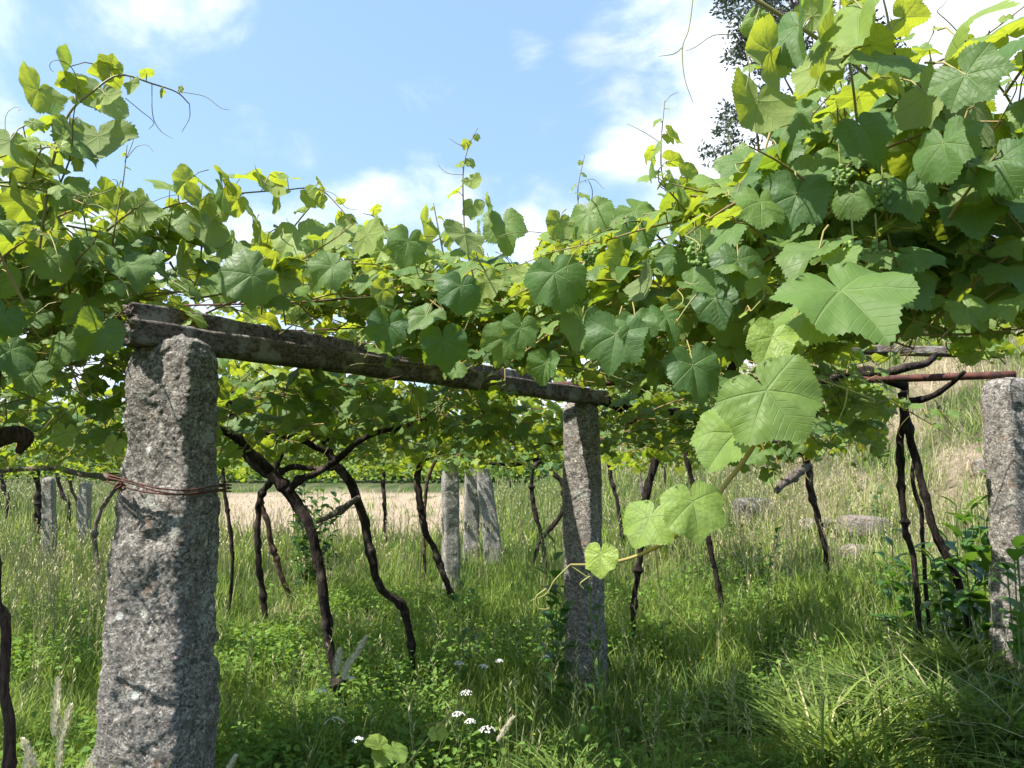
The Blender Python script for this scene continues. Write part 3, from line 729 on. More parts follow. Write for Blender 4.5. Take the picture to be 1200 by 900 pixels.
def allowed(p, stem=False, slack=0):
    px, py = proj(p); Y = p[1]
    if Y < .75 and abs(p[0]) < 1.2: return False
    if Y < 1.7 and -1 < p[0] < .33: return False
    if Y < 1.32 and p[0] > 0: return False
    if not stem and in_lane(p): return False
    if 3.1 <= Y < 5.25 and 255 < px < 705 and -6 < py-(378+(px-262)*.19) < 34: return False
    if 3.1 <= Y < 5.2 and 655 < px < 708 and py > 455: return False
    if py < np.interp(px, SKX, SKY)-slack+rough(px): return False
    if Y < 3.15:
        if py > np.interp(px, LBX, LBY): return False
    elif Y < 4.4:
        if p[2] < 1.62: return False
    elif p[2] < 1.55: return False
    if Y >= 3.15 and px > 1050 and py > 428: return False
    return True
def nearest(p):
    best = None; bd = 1e9
    for v in Vine.all:
        d = (v.centre[0]-p[0])**2+(v.centre[1]-p[1])**2
        if d < bd: bd = d; best = v
    return best
def lod_for(Y): return 0 if Y < 2.3 else 1 if Y < 4.2 else 2 if Y < 8.5 else 3
EDGE = np.array([(-3.4, .9), (-1.75, 1.45), (-1.22, 1.95), (-1.08, 2.35), (-.85, 2.8), (-.1, 2.65), (.35, 2.2), (.52, 1.85), (.60, 1.55), (.8, 1.40), (1.7, 1.3), (3.0, 1.2)])
def outward(p):
    """horizontal direction from the canopy towards its open edge"""
    d = np.linalg.norm(EDGE-p[:2], axis=1); k = int(np.argmin(d)); k0, k1 = max(k-1, 0), min(k+1, len(EDGE)-1)
    t = unit(EDGE[k1]-EDGE[k0]); return np.array([t[1], -t[0], 0])
def leaf_at(v, node, side, d, size, tint, lod, out, upw=.9, check=True, petlen=None, slack=0):
    pl = (petlen or size*rng.uniform(.45, .85))
    pv = unit(side*.7+np.array([0, 0, .45])+d*.25+rng.normal(0, .2, 3))
    base = node+pv*pl
    n = unit(np.array([0, 0, upw])+out*rng.uniform(.2, .85)+side*.15+rng.normal(0, .30, 3))
    t = unit(pv*(1, 1, .1)+out*.35+np.array([0, 0, -.55])+rng.normal(0, .25, 3))
    tip = base+t*size
    if check and 3.9 < base[1] < 9.5 and vnoise(np.array([[base[0], base[1], 5.]]), 1.7, 91)[0] < -.10 and rng.random() < .9: return False
    if check and not (allowed(base, slack=slack) and allowed(tip, slack=slack) and allowed(base+t*size*.3+np.cross(t, n)*size*.7, slack=slack) and allowed(base+t*size*.3-np.cross(t, n)*size*.7, slack=slack)): return False
    put_leaf(v.leafbag, lod, base, t, n, size, tint, rng.random())
    if lod <= 1:
        mid = (node+base)/2+np.array([0, 0, .012])
        tube(v.canebag, [node, mid, base], [.0019, .0014], 5 if lod == 0 else 4, tint=.6, rnd=.5+.5*rng.random())
    elif lod == 2: tube(v.canebag, [node, base], .0016, 3, tint=.6, rnd=.4)
    return True
def tendril(bag, p, d, L=.2):
    P = [np.array(p)]; d = unit(d); k = rng.uniform(-1, 1); ax = unit(rng.normal(0, 1, 3)); n = 16
    for i in range(n):
        c = (i/n)**2.2*1.1*(1 if k > 0 else -1)
        d = unit(d+np.cross(ax, d)*c*.9+np.array([0, 0, -.03]))
        P.append(P[-1]+d*L/n*(1 if i < 10 else .6))
    tube(bag, P, [.0015, .0012, .0007], 5, tint=.9, rnd=.3)
def shoot(p0, d0, L, smax=.10, grav=-.05, young=.3, lod=None, check=True, v=None, out=None, node=.075, up=.9, tend=.3, slack=0):
    p = np.array(p0, float); d = unit(d0); n = max(2, int(L/node)); P = [p.copy()]; v = v or nearest(p)
    lod = lod_for(p[1]) if lod is None else lod
    o_ = outward(p) if out is None else out
    sd = unit(np.cross(d, [0, 0, 1])+1e-3); sg = 1 if rng.random() < .5 else -1
    todo = []
    for i in range(n):
        d = unit(d+rng.normal(0, .10, 3)+np.array([0, 0, grav])); q = p+d*node
        if check and not allowed(q, True, slack): break
        p = q; P.append(p.copy()); f = (i+1)/n
        s = smax*(1-.80*max(0, f-.35)/.65)*rng.uniform(.75, 1.15)
        sd = unit(np.cross(d, [0, 0, 1])+rng.normal(0, .3, 3)); sg = -sg
        todo.append((p.copy(), sd*sg, d.copy(), s, np.clip(young+.75*max(0, f-.3)+rng.normal(0, .15), 0, 1)))
    got = sum(bool(leaf_at(v, *t[:4], t[4], lod, o_, up, check, slack=slack)) for t in todo)
    if len(P) > 1 and got >= .4*len(todo):
        if lod <= 1: tube(v.canebag, P, [.0036, .003, .0014], 6, smoothn=2, tint=.35+.4*rng.random(), rnd=rng.random())
        elif lod == 2: tube(v.canebag, P, [.004, .002], 4, tint=.3, rnd=.5)
        if lod <= 1 and rng.random() < tend: tendril(v.canebag, P[-1], d+rng.normal(0, .5, 3), rng.uniform(.1, .25))
    return P

# canopy edge towards the camera
seg = np.linalg.norm(np.diff(EDGE, axis=0), axis=1); cum = np.concatenate([[0], np.cumsum(seg)])
def edge_pt(s):
    return np.array([np.interp(s, cum, EDGE[:, 0]), np.interp(s, cum, EDGE[:, 1])])
for s in np.arange(0, cum[-1], .019):
    e = edge_pt(s); o = outward(np.array([*e, 0]))
    back = rng.random()**1.3*.75
    p = np.array([e[0], e[1], 0])-o*back; p[2] = rng.uniform(1.86, 2.22)
    k = rng.random()
    if k < .42: d = np.array([rng.normal(0, .5), rng.normal(0, .3), rng.uniform(.3, 1)])+o*.4; L = rng.uniform(.3, .75); g = -.06
    elif k < .75: d = o*.9+np.array([rng.normal(0, .6), 0, .15]); L = rng.uniform(.25, .6); g = -.16
    else: d = np.array([rng.normal(0, 1), rng.normal(0, .6), .15]); L = rng.uniform(.4, .9); g = -.03
    shoot(p, d, L, rng.uniform(.070, .098), g, rng.uniform(0, .6))
# left mass hangs lower and rises higher
for i in range(85):
    x = rng.uniform(-2.3, -1.12); y = rng.uniform(1.75, 2.8)
    z = rng.uniform(1.45, 2.25); d = np.array([rng.normal(.1, .6), rng.normal(-.2, .5), rng.uniform(-.5, 1.)])
    shoot((x, y, z), d, rng.uniform(.2, .55), rng.uniform(.068, .098), -.08, rng.uniform(0, .6), out=unit(np.array([.25, -1, 0])))
# right mass
for i in range(130):
    x = rng.uniform(.55, 2.3); y = rng.uniform(1.5, 3.0); z = rng.uniform(1.80, 2.30)
    d = np.array([rng.normal(-.1, .7), rng.normal(-.3, .6), rng.uniform(-.5, .7)])
    shoot((x, y, z), d, rng.uniform(.25, .6), rng.uniform(.068, .092), -.08, rng.uniform(0, .3), out=unit(np.array([-.35, -1, 0])))
# inner canopy, looser and looser with distance
def inside(x, y):
    if y < 4.6 and x > -3.6:
        # behind the front edge polyline
        a = np.interp(x, [-3.4, -1.75, -1.22, -1.08, -.85, -.1, .35, .52, .62, 3.2], [.9, 1.45, 1.95, 2.35, 2.8, 2.65, 2.2, 1.8, 1.0, .6])
        if y < a+.2: return False
    if y > 4.4 and x > 2.75-.12*(y-4.4): return False
    if x > 3.3: return False
    if x > .0 and y > 11.5: return False
    return True
cnt = 0
def field(n, x0, x1, y0, y1, smin, smax_, L0, L1, zr, yg=(0, .5)):
    for i in range(n):
        x, y = rng.uniform(x0, x1), rng.uniform(y0, y1)
        if not inside(x, y) or abs(x) > .95*y+1.6: continue
        cl = vnoise(np.array([[x, y, 0]]), 1.1, 77)[0]
        if cl < -.34 and rng.random() < .7: continue
        z = rng.uniform(*zr); a = rng.uniform(0, 6.28)
        shoot((x, y, z), (math.cos(a), math.sin(a), rng.uniform(-.25, .75)), rng.uniform(L0, L1), rng.uniform(smin, smax_), -.07, rng.uniform(*yg), out=unit(np.array([math.cos(a), math.sin(a)-.4, 0])), tend=.05)
field(1300, -4.2, 3.3, 1.6, 5.2, .060, .088, .3, .8, (1.72, 2.25))
field(420, -3.0, 2.4, 3.2, 5.6, .062, .085, .25, .5, (1.66, 1.9), (0, .2))
field(1100, -2.6, 1.6, 2.6, 4.6, .085, .112, .3, .6, (2.02, 2.50), (.35, 1.0))
field(350, -3.0, 1.6, 4.4, 6.6, .075, .1, .3, .6, (2.1, 2.7), (.35, 1.0))
field(2300, -7, 3.0, 5.2, 9.5, .062, .09, .3, .8, (1.68, 2.2))
field(2200, -14, 2.2, 9.5, 17.5, .07, .10, .4, .9, (1.66, 2.2))
# hanging curtain in the shade at right centre
for i in range(34):
    p = at(rng.uniform(885, 1045), rng.uniform(440, 520), rng.uniform(3.6, 4.5)); v = vG
    shoot(p, (rng.normal(0, .5), -.2, -1), rng.uniform(.15, .42), .075, -.1, .1, check=False, v=v, out=np.array([0, -1, 0]), lod=1)
for i in range(4):
    p = at(rng.uniform(1060, 1110), rng.uniform(445, 480), rng.uniform(4.1, 4.5))
    shoot(p, (rng.normal(0, .5), -.2, -1), rng.uniform(.1, .25), .07, -.1, .2, check=False, v=vH2, out=np.array([0, -1, 0]), lod=1)
for i in range(60):   # under the leaves left of the thick post
    p = at(rng.uniform(-10, 155), rng.uniform(425, 515), rng.uniform(3.3, 5.2))
    shoot(p, (rng.normal(0, .6), -.2, -.6), rng.uniform(.12, .30), .085, -.1, .0, check=False, v=vG0, out=np.array([0, -1, 0]), lod=1)
for i in range(95):   # under the rail, left of the middle post
    p = at(rng.uniform(270, 600), rng.uniform(430, 500), rng.uniform(3.6, 5.0))
    shoot(p, (rng.normal(0, .6), -.2, -.7), rng.uniform(.15, .32), .088, -.1, .0, check=False, v=nearest(p), out=np.array([0, -1, 0]), lod=1)

# shoots with a course of their own against the sky
def drawn(v, pix, sizes, young=.5, r=.0034, leaves=None, seed=0, out=(0, -1, 0), tint=.5, every=1):
    P = [at(*p) for p in pix]; P2, _ = tube_pts(P, 5)
    b = Bag(); tube(b, P2, [r, r*.8, r*.4], 7, tint=tint, rnd=.35)
    o = b.build('shoot', M['cane'], v.root)
    L = np.concatenate([[0], np.cumsum(np.linalg.norm(np.diff(P2, axis=0), axis=1))])
    sg = 1; s = .04
    while s < L[-1]:
        f = s/L[-1]; p = np.array([np.interp(s, L, P2[:, k]) for k in range(3)]); q = np.array([np.interp(s+.01, L, P2[:, k]) for k in range(3)])
        d = unit(q-p+1e-6); size = np.interp(f, np.linspace(0, 1, len(sizes)), sizes)*rng.uniform(.85, 1.1)
        sd = unit(np.cross(d, [0, 1, 0])+rng.normal(0, .35, 3)); sg = -sg
        if size > .008:
            lb = Bag(); pv = unit(sd*sg+d*.3+np.array([0, 0, .15])); base = p+pv*size*.7
            n = unit(np.array([0, 0, 1.])+np.asarray(out)*rng.uniform(-.3, .6)+rng.normal(0, .35, 3)); t = unit(sd*sg*.8+np.array([0, 0, -.5])+rng.normal(0, .3, 3))
            put_leaf(lb, 0 if size > .03 else 1, base, t, n, size, np.clip(young+.4*f+rng.normal(0, .12), 0, 1), rng.random())
            lb.build('leaf', M['leaf'], o)
            tube(v.canebag, [p, (p+base)/2+(0, 0, .006), base], [.0016, .0012], 5, tint=.8, rnd=.5)
        s += .062*every*(1-.35*f)
    return o, P2
def tend(v, pix, r=.0013):
    P = [at(*p) for p in pix]; tube(v.canebag, P, [r, r, r*.5], 5, smoothn=6, tint=.85, rnd=.35)
drawn(vL, [(40, 335, 1.9), (52, 250, 1.9), (62, 190, 1.9), (80, 135, 1.9), (108, 108, 1.9), (140, 88, 1.92), (178, 98, 1.95), (207, 108, 1.98), (222, 122, 2.0)], [.075, .07, .075, .07, .06, .03, .014], .35, .004)
tend(vL, [(147, 115, 1.95), (165, 130, 1.95), (180, 143, 1.95), (174, 152, 1.95)]); tend(vL, [(178, 98, 1.95), (179, 135, 1.95), (188, 153, 1.95), (203, 163, 1.95)])
tend(vL, [(222, 122, 2.), (222, 138, 2.), (213, 155, 2.)]); tend(vL, [(215, 108, 2), (240, 113, 2), (258, 126, 2), (270, 129, 2)])
drawn(vL, [(128, 330, 2.2), (134, 270, 2.2), (144, 215, 2.2), (149, 170, 2.2)], [.075, .045, .022, .008], .5, .003)
tend(vL, [(149, 185, 2.2), (160, 172, 2.2), (172, 170, 2.2), (180, 178, 2.2)]); tend(vL, [(146, 190, 2.2), (156, 165, 2.2), (152, 160, 2.2)])
drawn(vA, [(130, 275, 2.5), (170, 255, 2.5), (205, 240, 2.5), (270, 228, 2.5), (330, 223, 2.5), (372, 221, 2.5), (395, 240, 2.5), (412, 260, 2.5)], [.09, .10, .095, .085, .06, .035, .02], .6, .0036, out=(0, .3, 0))
drawn(vA, [(200, 300, 2.6), (208, 250, 2.6), (209, 205, 2.6)], [.07, .04, .01], .5)
drawn(vA, [(320, 300, 2.6), (345, 265, 2.6), (370, 235, 2.6), (380, 225, 2.6)], [.05, .04, .02], .7)
tend(vA, [(372, 221, 2.5), (392, 228, 2.5), (405, 243, 2.5), (420, 246, 2.5)])
drawn(vB, [(556, 330, 2.6), (546, 285, 2.6), (543, 240, 2.6), (543, 200, 2.6), (549, 172, 2.6), (560, 150, 2.6)], [.075, .07, .065, .05, .03, .012], .4, .0032)
tend(vB, [(543, 205, 2.6), (525, 203, 2.6), (515, 195, 2.6), (514, 190, 2.6)]); tend(vB, [(545, 172, 2.6), (535, 168, 2.6), (526, 162, 2.6)])
drawn(vE, [(690, 320, 2.5), (682, 270, 2.5), (677, 225, 2.5), (685, 182, 2.5)], [.08, .065, .03, .010], .5, .003)
tend(vE, [(678, 214, 2.5), (695, 210, 2.5), (708, 222, 2.5)])
drawn(vE, [(800, 290, 2.2), (788, 240, 2.2), (776, 205, 2.2), (775, 165, 2.2), (779, 118, 2.2)], [.08, .075, .06, .03, .008], .45, .0032)
tend(vE, [(775, 168, 2.2), (755, 155, 2.2), (735, 145, 2.2)]); tend(vE, [(779, 120, 2.2), (786, 112, 2.2), (795, 108, 2.2)])
drawn(vB, [(470, 320, 2.7), (455, 275, 2.7), (440, 255, 2.7), (425, 250, 2.7)], [.07, .06, .03], .6)
drawn(vB, [(520, 300, 2.8), (512, 260, 2.8), (508, 238, 2.8)], [.05, .03, .01], .6)
# tall tendrils in front of the tree
tend(vR, [(815, -30, 1.2), (808, 30, 1.2), (800, 55, 1.2), (802, 90, 1.2), (812, 120, 1.2)], .0012)
tend(vR, [(800, 55, 1.2), (790, 63, 1.2), (772, 66, 1.2)], .0010)
tend(vR, [(895, -5, 1.25), (885, 25, 1.25), (875, 55, 1.25), (878, 80, 1.25), (874, 105, 1.25)], .0014)
tend(vR, [(858, 40, 1.3), (835, 42, 1.3), (815, 55, 1.3), (803, 60, 1.3)], .0010)
drawn(vR, [(868, -12, 1.25), (905, 12, 1.25), (950, 40, 1.28), (1000, 75, 1.35), (1040, 110, 1.5), (1085, 150, 1.65)], [.03, .05, .06, .06], .5, .0045, every=1.6)
drawn(vR, [(1005, 150, 1.4), (998, 90, 1.35), (985, 20, 1.3), (985, -20, 1.3)], [.07, .06, .05], .5, .0028, every=1.6)
drawn(vR, [(1045, 60, 1.3), (1040, 20, 1.3), (1030, -20, 1.3)], [.06, .05], .6, .0028, every=1.6)

# leaves large enough to be told apart, each one placed: (vine, base px, tip px, depth base, depth tip, facing, tint, width factor)
HERO = [
 ('R', (1132, 88), (1178, 126), 1.05, 1.00, 'f', .15), ('R', (1032, 72), (1085, 96), 1.1, 1.05, 'u', .25), ('R', (1106, 168), (1112, 222), 1.3, 1.26, 'f', .02),
 ('R', (1010, 150), (1040, 188), 1.3, 1.26, 'f', .0), ('R', (999, 228), (1012, 262), 1.45, 1.42, 'f', .2), ('R', (934, 228), (915, 286), 1.4, 1.38, 'f', .02),
 ('R', (1064, 224), (1078, 268), 1.4, 1.37, 'f', .0), ('R', (928, 138), (918, 172), 1.35, 1.32, 'f', .15), ('R', (903, 60), (860, 96), 1.15, 1.12, 'b', .75),
 ('R', (936, 30), (931, 88), 1.15, 1.12, 's', .05), ('R', (1010, 10), (985, 50), 1.15, 1.05, 'b', .7), ('R', (1020, 52), (1065, 34), 1.15, 1.10, 'b', .85),
 ('R', (888, 118), (878, 182), 1.3, 1.28, 'b', .6), ('R', (1180, 40), (1150, 5), 1.1, 1.0, 'b', .7), ('R', (1120, 42), (1090, 58), 1.2, 1.12, 'b', .7),
 ('R', (962, 70), (975, 118), 1.3, 1.25, 'b', .8), ('R', (1172, 188), (1195, 232), 1.35, 1.3, 'f', .0), ('R', (1140, 240), (1150, 292), 1.45, 1.4, 'f', .0),
 ('R', (960, 292), (905, 316), 1.2, 1.16, 'u', .3), ('R', (985, 300), (975, 326), 1.15, 1.13, 'f', .55), ('R', (1085, 110), (1120, 150), 1.35, 1.3, 'b', .4),
 ('R', (970, 40), (935, 75), 1.2, 1.15, 'b', .7), ('R', (915, 180), (905, 222), 1.5, 1.45, 's', .1), ('R', (955, 190), (965, 222), 1.6, 1.55, 'f', .25),
 ('R', (1060, 120), (1058, 160), 1.5, 1.4, 'f', .05), ('R', (1175, 150), (1150, 190), 1.6, 1.5, 'f', .0), ('R', (1090, 280), (1085, 325), 1.8, 1.7, 'f', .0),
 ('R', (1160, 330), (1165, 380), 1.9, 1.8, 'f', .0), ('R', (1045, 300), (1040, 345), 1.8, 1.75, 'f', .0), ('R', (895, 230), (880, 275), 1.5, 1.45, 'f', .1),
 ('E', (650, 320), (662, 378), 1.9, 1.87, 'f', .0), ('E', (722, 392), (708, 452), 1.75, 1.72, 'f', .05), ('E', (745, 380), (755, 420), 1.75, 1.72, 'f', .1),
 ('E', (812, 428), (826, 486), 1.75, 1.72, 'f', .05), ('E', (780, 372), (800, 404), 1.8, 1.75, 'f', .0), ('E', (682, 378), (672, 422), 1.95, 1.92, 'f', .35),
 ('E', (838, 350), (850, 395), 1.8, 1.76, 'f', .02), ('E', (745, 270), (735, 305), 2.0, 1.98, 'f', .05), ('E', (690, 250), (700, 288), 2.1, 2.05, 'f', .3),
 ('E', (800, 300), (815, 340), 1.9, 1.86, 'f', .05), ('E', (755, 330), (775, 352), 1.9, 1.85, 'b', .35), ('E', (730, 300), (710, 342), 2.0, 1.98, 'b', .5),
 ('E', (765, 185), (752, 210), 2.1, 2.05, 'b', .7), ('E', (788, 160), (802, 166), 2.15, 2.1, 'b', .8), ('E', (805, 208), (835, 215), 2.0, 1.95, 'b', .7),
 ('E', (785, 230), (805, 235), 2.0, 1.95, 'u', .3), ('E', (825, 240), (808, 262), 1.9, 1.85, 'b', .7), ('E', (835, 280), (850, 320), 1.7, 1.66, 'f', .1),
 ('E', (865, 305), (872, 350), 1.6, 1.56, 'f', .05), ('E', (655, 260), (645, 290), 2.1, 2.1, 'b', .6), ('E', (840, 215), (862, 228), 1.7, 1.6, 'b', .65),
 ('B', (592, 395), (580, 440), 1.95, 1.93, 'f', .3), ('B', (610, 385), (603, 425), 1.9, 1.9, 'f', .2), ('B', (545, 275), (548, 312), 2.1, 2.05, 'b', .6), ('B', (478, 283), (470, 322), 2.2, 2.17, 'f', .2),
 ('B', (390, 312), (352, 338), 2.2, 2.16, 'f', .25), ('B', (540, 335), (535, 378), 2.1, 2.07, 'f', .0), ('B', (520, 400), (530, 450), 2.3, 2.3, 'f', .0),
 ('B', (455, 380), (448, 425), 2.3, 2.3, 'f', .0), ('B', (575, 245), (570, 272), 2.4, 2.35, 'b', .5), ('B', (590, 262), (597, 300), 2.4, 2.35, 'u', .3),
 ('B', (640, 425), (632, 462), 2.0, 2.0, 'f', .1), ('B', (500, 370), (470, 392), 2.3, 2.25, 'f', .25), ('B', (430, 330), (415, 350), 2.5, 2.45, 'u', .3),
 ('A', (295, 322), (243, 358), 2.2, 2.15, 'f', .2), ('A', (310, 300), (330, 285), 2.4, 2.35, 'b', .7),
 ('A', (345, 310), (320, 300), 2.4, 2.35, 'b', .8), ('A', (220, 212), (192, 232), 2.4, 2.35, 'b', .6), ('A', (265, 210), (285, 215), 2.4, 2.35, 'b', .8), ('A', (262, 222), (272, 262), 2.4, 2.4, 's', .1),
 ('A', (235, 235), (220, 262), 2.4, 2.35, 'b', .7), ('A', (180, 262), (190, 295), 2.4, 2.4, 's', .1), ('A', (310, 215), (315, 240), 2.45, 2.4, 'b', .7),
 ('A', (245, 265), (230, 300), 2.4, 2.35, 'b', .6), ('A', (300, 262), (318, 290), 2.45, 2.4, 'b', .75), ('A', (350, 272), (362, 305), 2.5, 2.4, 'b', .8), ('A', (215, 300), (200, 330), 2.4, 2.35, 'b', .55),
 ('A', (275, 290), (262, 315), 2.45, 2.4, 'u', .4), ('A', (395, 268), (410, 298), 2.5, 2.45, 'b', .7), ('B', (430, 275), (445, 305), 2.4, 2.35, 'b', .75), ('B', (500, 262), (488, 292), 2.4, 2.35, 'b', .6), ('B', (620, 320), (625, 350), 2.3, 2.25, 'b', .8),
 ('A', (330, 322), (315, 350), 2.4, 2.35, 'b', .7), ('B', (450, 340), (440, 368), 2.3, 2.3, 'b', .65), ('B', (570, 330), (585, 358), 2.3, 2.3, 'b', .7), ('A', (160, 240), (150, 275), 2.3, 2.25, 'b', .5), ('E', (668, 285), (660, 315), 2.2, 2.2, 'b', .7),
 ('L', (82, 78), (68, 98), 1.9, 1.85, 's', .0), ('L', (125, 90), (140, 68), 1.95, 1.9, 'b', .75), ('L', (120, 108), (118, 150), 2.0, 1.95, 'b', .35), ('L', (45, 105), (28, 140), 1.95, 1.9, 'b', .65),
 ('L', (115, 160), (120, 212), 2.0, 1.95, 'b', .3), ('L', (62, 150), (58, 195), 1.95, 1.92, 's', .0), ('L', (12, 165), (8, 205), 1.7, 1.66, 'b', .45), ('L', (22, 225), (15, 265), 1.75, 1.7, 'b', .75),
 ('L', (42, 368), (12, 388), 2.0, 1.95, 'f', .1), ('L', (118, 385), (98, 432), 1.95, 1.92, 'f', .15), ('L', (92, 362), (72, 385), 2.0, 1.95, 'f', .1), ('L', (75, 402), (62, 438), 2.0, 1.97, 'f', .2),
 ('L', (38, 438), (40, 470), 2.0, 1.97, 'f', .15), ('L', (12, 410), (22, 450), 1.9, 1.87, 'f', .05), ('L', (120, 335), (135, 362), 2.1, 2.06, 'f', .25), ('L', (80, 230), (88, 262), 2.1, 2.05, 'b', .4),
 ('L', (50, 290), (30, 318), 2.0, 1.95, 'b', .6), ('L', (75, 508), (66, 535), 2.2, 2.2, 'u', .5), ('L', (135, 520), (122, 540), 2.4, 2.4, 'b', .6), ('L', (70, 175), (40, 182), 2.1, 2.0, 'b', .5),
 ('L', (5, 370), (-10, 410), 1.8, 1.8, 'f', 0), ('L', (100, 290), (112, 322), 2.1, 2.1, 'f', .1), ('L', (150, 310), (160, 345), 2.2, 2.2, 's', .1),
]
VN = dict(R=vR, E=vE, B=vB, A=vA, L=vL)
def face_normal(kind, p):
    tocam = unit(np.array([0, 0, CAMZ])-p)
    if kind == 'f': return unit(tocam*1.0+np.array([0, 0, .75])+rng.normal(0, .27, 3))
    if kind == 'h': return unit(tocam*.55+np.array([0, 0, 1.0]))
    if kind == 'u': return unit(tocam*.45+np.array([0, 0, 1.1])+rng.normal(0, .12, 3))
    if kind == 'b': return unit(-tocam*1.0+np.array([-.15, -.1, .55])+rng.normal(0, .15, 3))
    return unit(tocam*.35+np.array([-.9, 0, .3])+rng.normal(0, .1, 3))
def single_leaf(parent, v, bpx, tpx, Yb, Yt, kind, tint, var=None, pet=True, sink=None, name='leaf'):
    bp, tp = at(*bpx, Yb), at(*tpx, Yt)
    size = np.linalg.norm(tp-bp)*(.73 if pet else 1.0); size = max(size, .02)
    t = unit(tp-bp)
    lb = Bag(); put_leaf(lb, 0 if pet else 9, bp, t, face_normal(kind, bp), size, tint, rng.random(), var)
    o = lb.build(name, M['leaf'], parent)
    if pet:
        e = bp-t*size*.35+np.array([rng.normal(0, .02), rng.uniform(.02, .07), rng.uniform(.0, .05)])
        tube(v.canebag, [bp, (bp+e)/2+(0, 0, .01), e], [.0014, .0020], 5, tint=.75, rnd=.6)
    return o
for i, h in enumerate(HERO):
    v = VN[h[0]]; single_leaf(v.root, v, h[1], h[2], h[3], h[4], h[5], h[6], var=i)

# the long young shoot hanging into the picture from the right
b = Bag(); SP = [(940, 372, 1.15), (915, 430, 1.14), (893, 500, 1.12), (875, 535, 1.12), (850, 568, 1.12), (825, 603, 1.12), (790, 630, 1.12), (745, 652, 1.12), (705, 661, 1.12), (668, 662, 1.12)]
P = [at(*p) for p in SP]; tube(b, P, [.0042, .004, .0034, .0028, .0018], 9, smoothn=6, tint=.8, rnd=.75)
sh = b.build('shoot', M['cane'], vR.root)
FG = [((985, 341), (1046, 384), 1.08, .985, 'h', .32, 3), ((930, 372), (898, 398), 1.13, 1.08, 'u', .6, 5), ((905, 395), (893, 425), 1.08, 1.07, 'f', .75, 8), ((898, 458), (946, 516), 1.04, 1.0, 'f', .42, 1),
      ((862, 508), (822, 545), 1.10, 1.08, 'u', .75, 6), ((812, 588), (824, 632), 1.08, 1.05, 'f', .7, 2), ((762, 606), (742, 642), 1.11, 1.09, 'u', .8, 9), ((704, 650), (702, 678), 1.11, 1.1, 'f', .98, 4), ((930, 380), (935, 415), 1.16, 1.15, 'b', .5, 7)]
for f in FG:
    single_leaf(sh, vR, f[0], f[1], f[2], f[3], f[4], f[5], f[6], pet=False)
    bp = at(*f[0], f[2]); j = min(range(len(P)), key=lambda k: np.linalg.norm(P[k]-bp)); tube(vR.canebag, [P[j], (P[j]+bp)/2+(0, 0, .006), bp], [.0016, .0012], 6, smoothn=4, tint=.85, rnd=.6)
def st(pix, r=.0012, Y=1.12):
    tb = Bag(); tube(tb, [at(x, y, Y) for x, y in pix], [r, r*.8, r*.5], 6, smoothn=8, tint=1., rnd=.45); tb.build('tendril', M['cane'], sh)
st([(668, 662), (650, 680), (640, 696), (622, 704)]); st([(640, 690), (628, 700), (630, 712), (640, 714), (644, 712)]); st([(670, 664), (682, 672), (690, 676), (702, 672)]); st([(690, 676), (680, 684), (684, 690)])
st([(768, 640), (772, 680), (778, 705), (795, 722), (810, 738), (816, 742)], .0012); st([(935, 435), (975, 450), (990, 455), (1010, 463), (1024, 468), (1022, 472), (1005, 468)], .0013); st([(993, 456), (990, 475), (980, 498)], .0012)
st([(838, 632), (850, 645), (858, 655), (866, 660)], .001)
# a second young shoot low at the bottom
b = Bag(); P = [at(455, 925, 3.0), at(490, 880, 3.0), at(515, 850, 3.0), at(540, 820, 3.0), at(556, 795, 3.0)]; tube(b, P, [.0045, .003, .0018], 7, smoothn=5, tint=.9, rnd=.3)
low = b.build('shoot', M['cane'], vL.root)
for f in [((450, 882), (440, 898), 3, 2.96, 'f', .7, 3), ((462, 878), (474, 892), 3, 2.96, 'f', .75, 4), ((444, 874), (428, 868), 3, 2.97, 'u', .7, 6), ((512, 856), (518, 868), 3, 2.97, 'f', .95, 5), ((470, 905), (480, 915), 3, 2.97, 'f', .6, 5)]:
    single_leaf(low, vL, f[0], f[1], f[2], f[3], f[4], f[5], f[6], pet=False)
for f in [[(452, 880, 3), (470, 895, 3), (478, 897, 3)], [(515, 850, 3), (505, 858, 3), (512, 856, 3)], [(530, 835, 3), (520, 845, 3), (500, 850, 3), (490, 852, 3)]]: tend(vL, f, .0016)

# grape bunches
def bunch(v, px, py, Y, n, L, rad, seed):
    c = at(px, py, Y-(.20 if v is vE else .09)); b = Bag(); r0 = np.random.default_rng(seed)
    u = np.linspace(0, math.pi, 7); w = np.linspace(0, 2*math.pi, 9)[:-1]
    sv = np.array([[math.sin(a)*math.cos(bb), math.sin(a)*math.sin(bb), math.cos(a)] for a in u for bb in w])
    Q = [[i*8+j, i*8+(j+1) % 8, (i+1)*8+(j+1) % 8, (i+1)*8+j] for i in range(6) for j in range(8)]
    for k in range(n):
        f = r0.random(); a = r0.uniform(0, 6.28); rr = rad*(1-.65*f)*math.sqrt(r0.random())
        p = c+np.array([math.cos(a)*rr, math.sin(a)*rr, -f*L]); s = r0.uniform(.0040, .0058)
        b.add(sv*s+p, Q=Q, tint=r0.random())
    b.build('grape_bunch', M['grape'], v.root)
    tube(v.canebag, [c+(0, 0, .06), c, c-(0, 0, L)], [.0018, .001], 5, tint=.9, rnd=.2)
bunch(vE, 815, 288, 1.85, 60, .055, .026, 1); bunch(vE, 822, 300, 1.84, 26, .045, .015, 2); bunch(vR, 1000, 285, 1.35, 40, .03, .02, 3); bunch(vE, 690, 290, 2.1, 40, .05, .025, 4); bunch(vR, 1035, 218, 1.5, 40, .05, .03, 5); bunch(vR, 985, 200, 1.55, 34, .04, .025, 6); bunch(vR, 1028, 285, 1.5, 30, .03, .02, 7)
for v in Vine.all: v.finish()

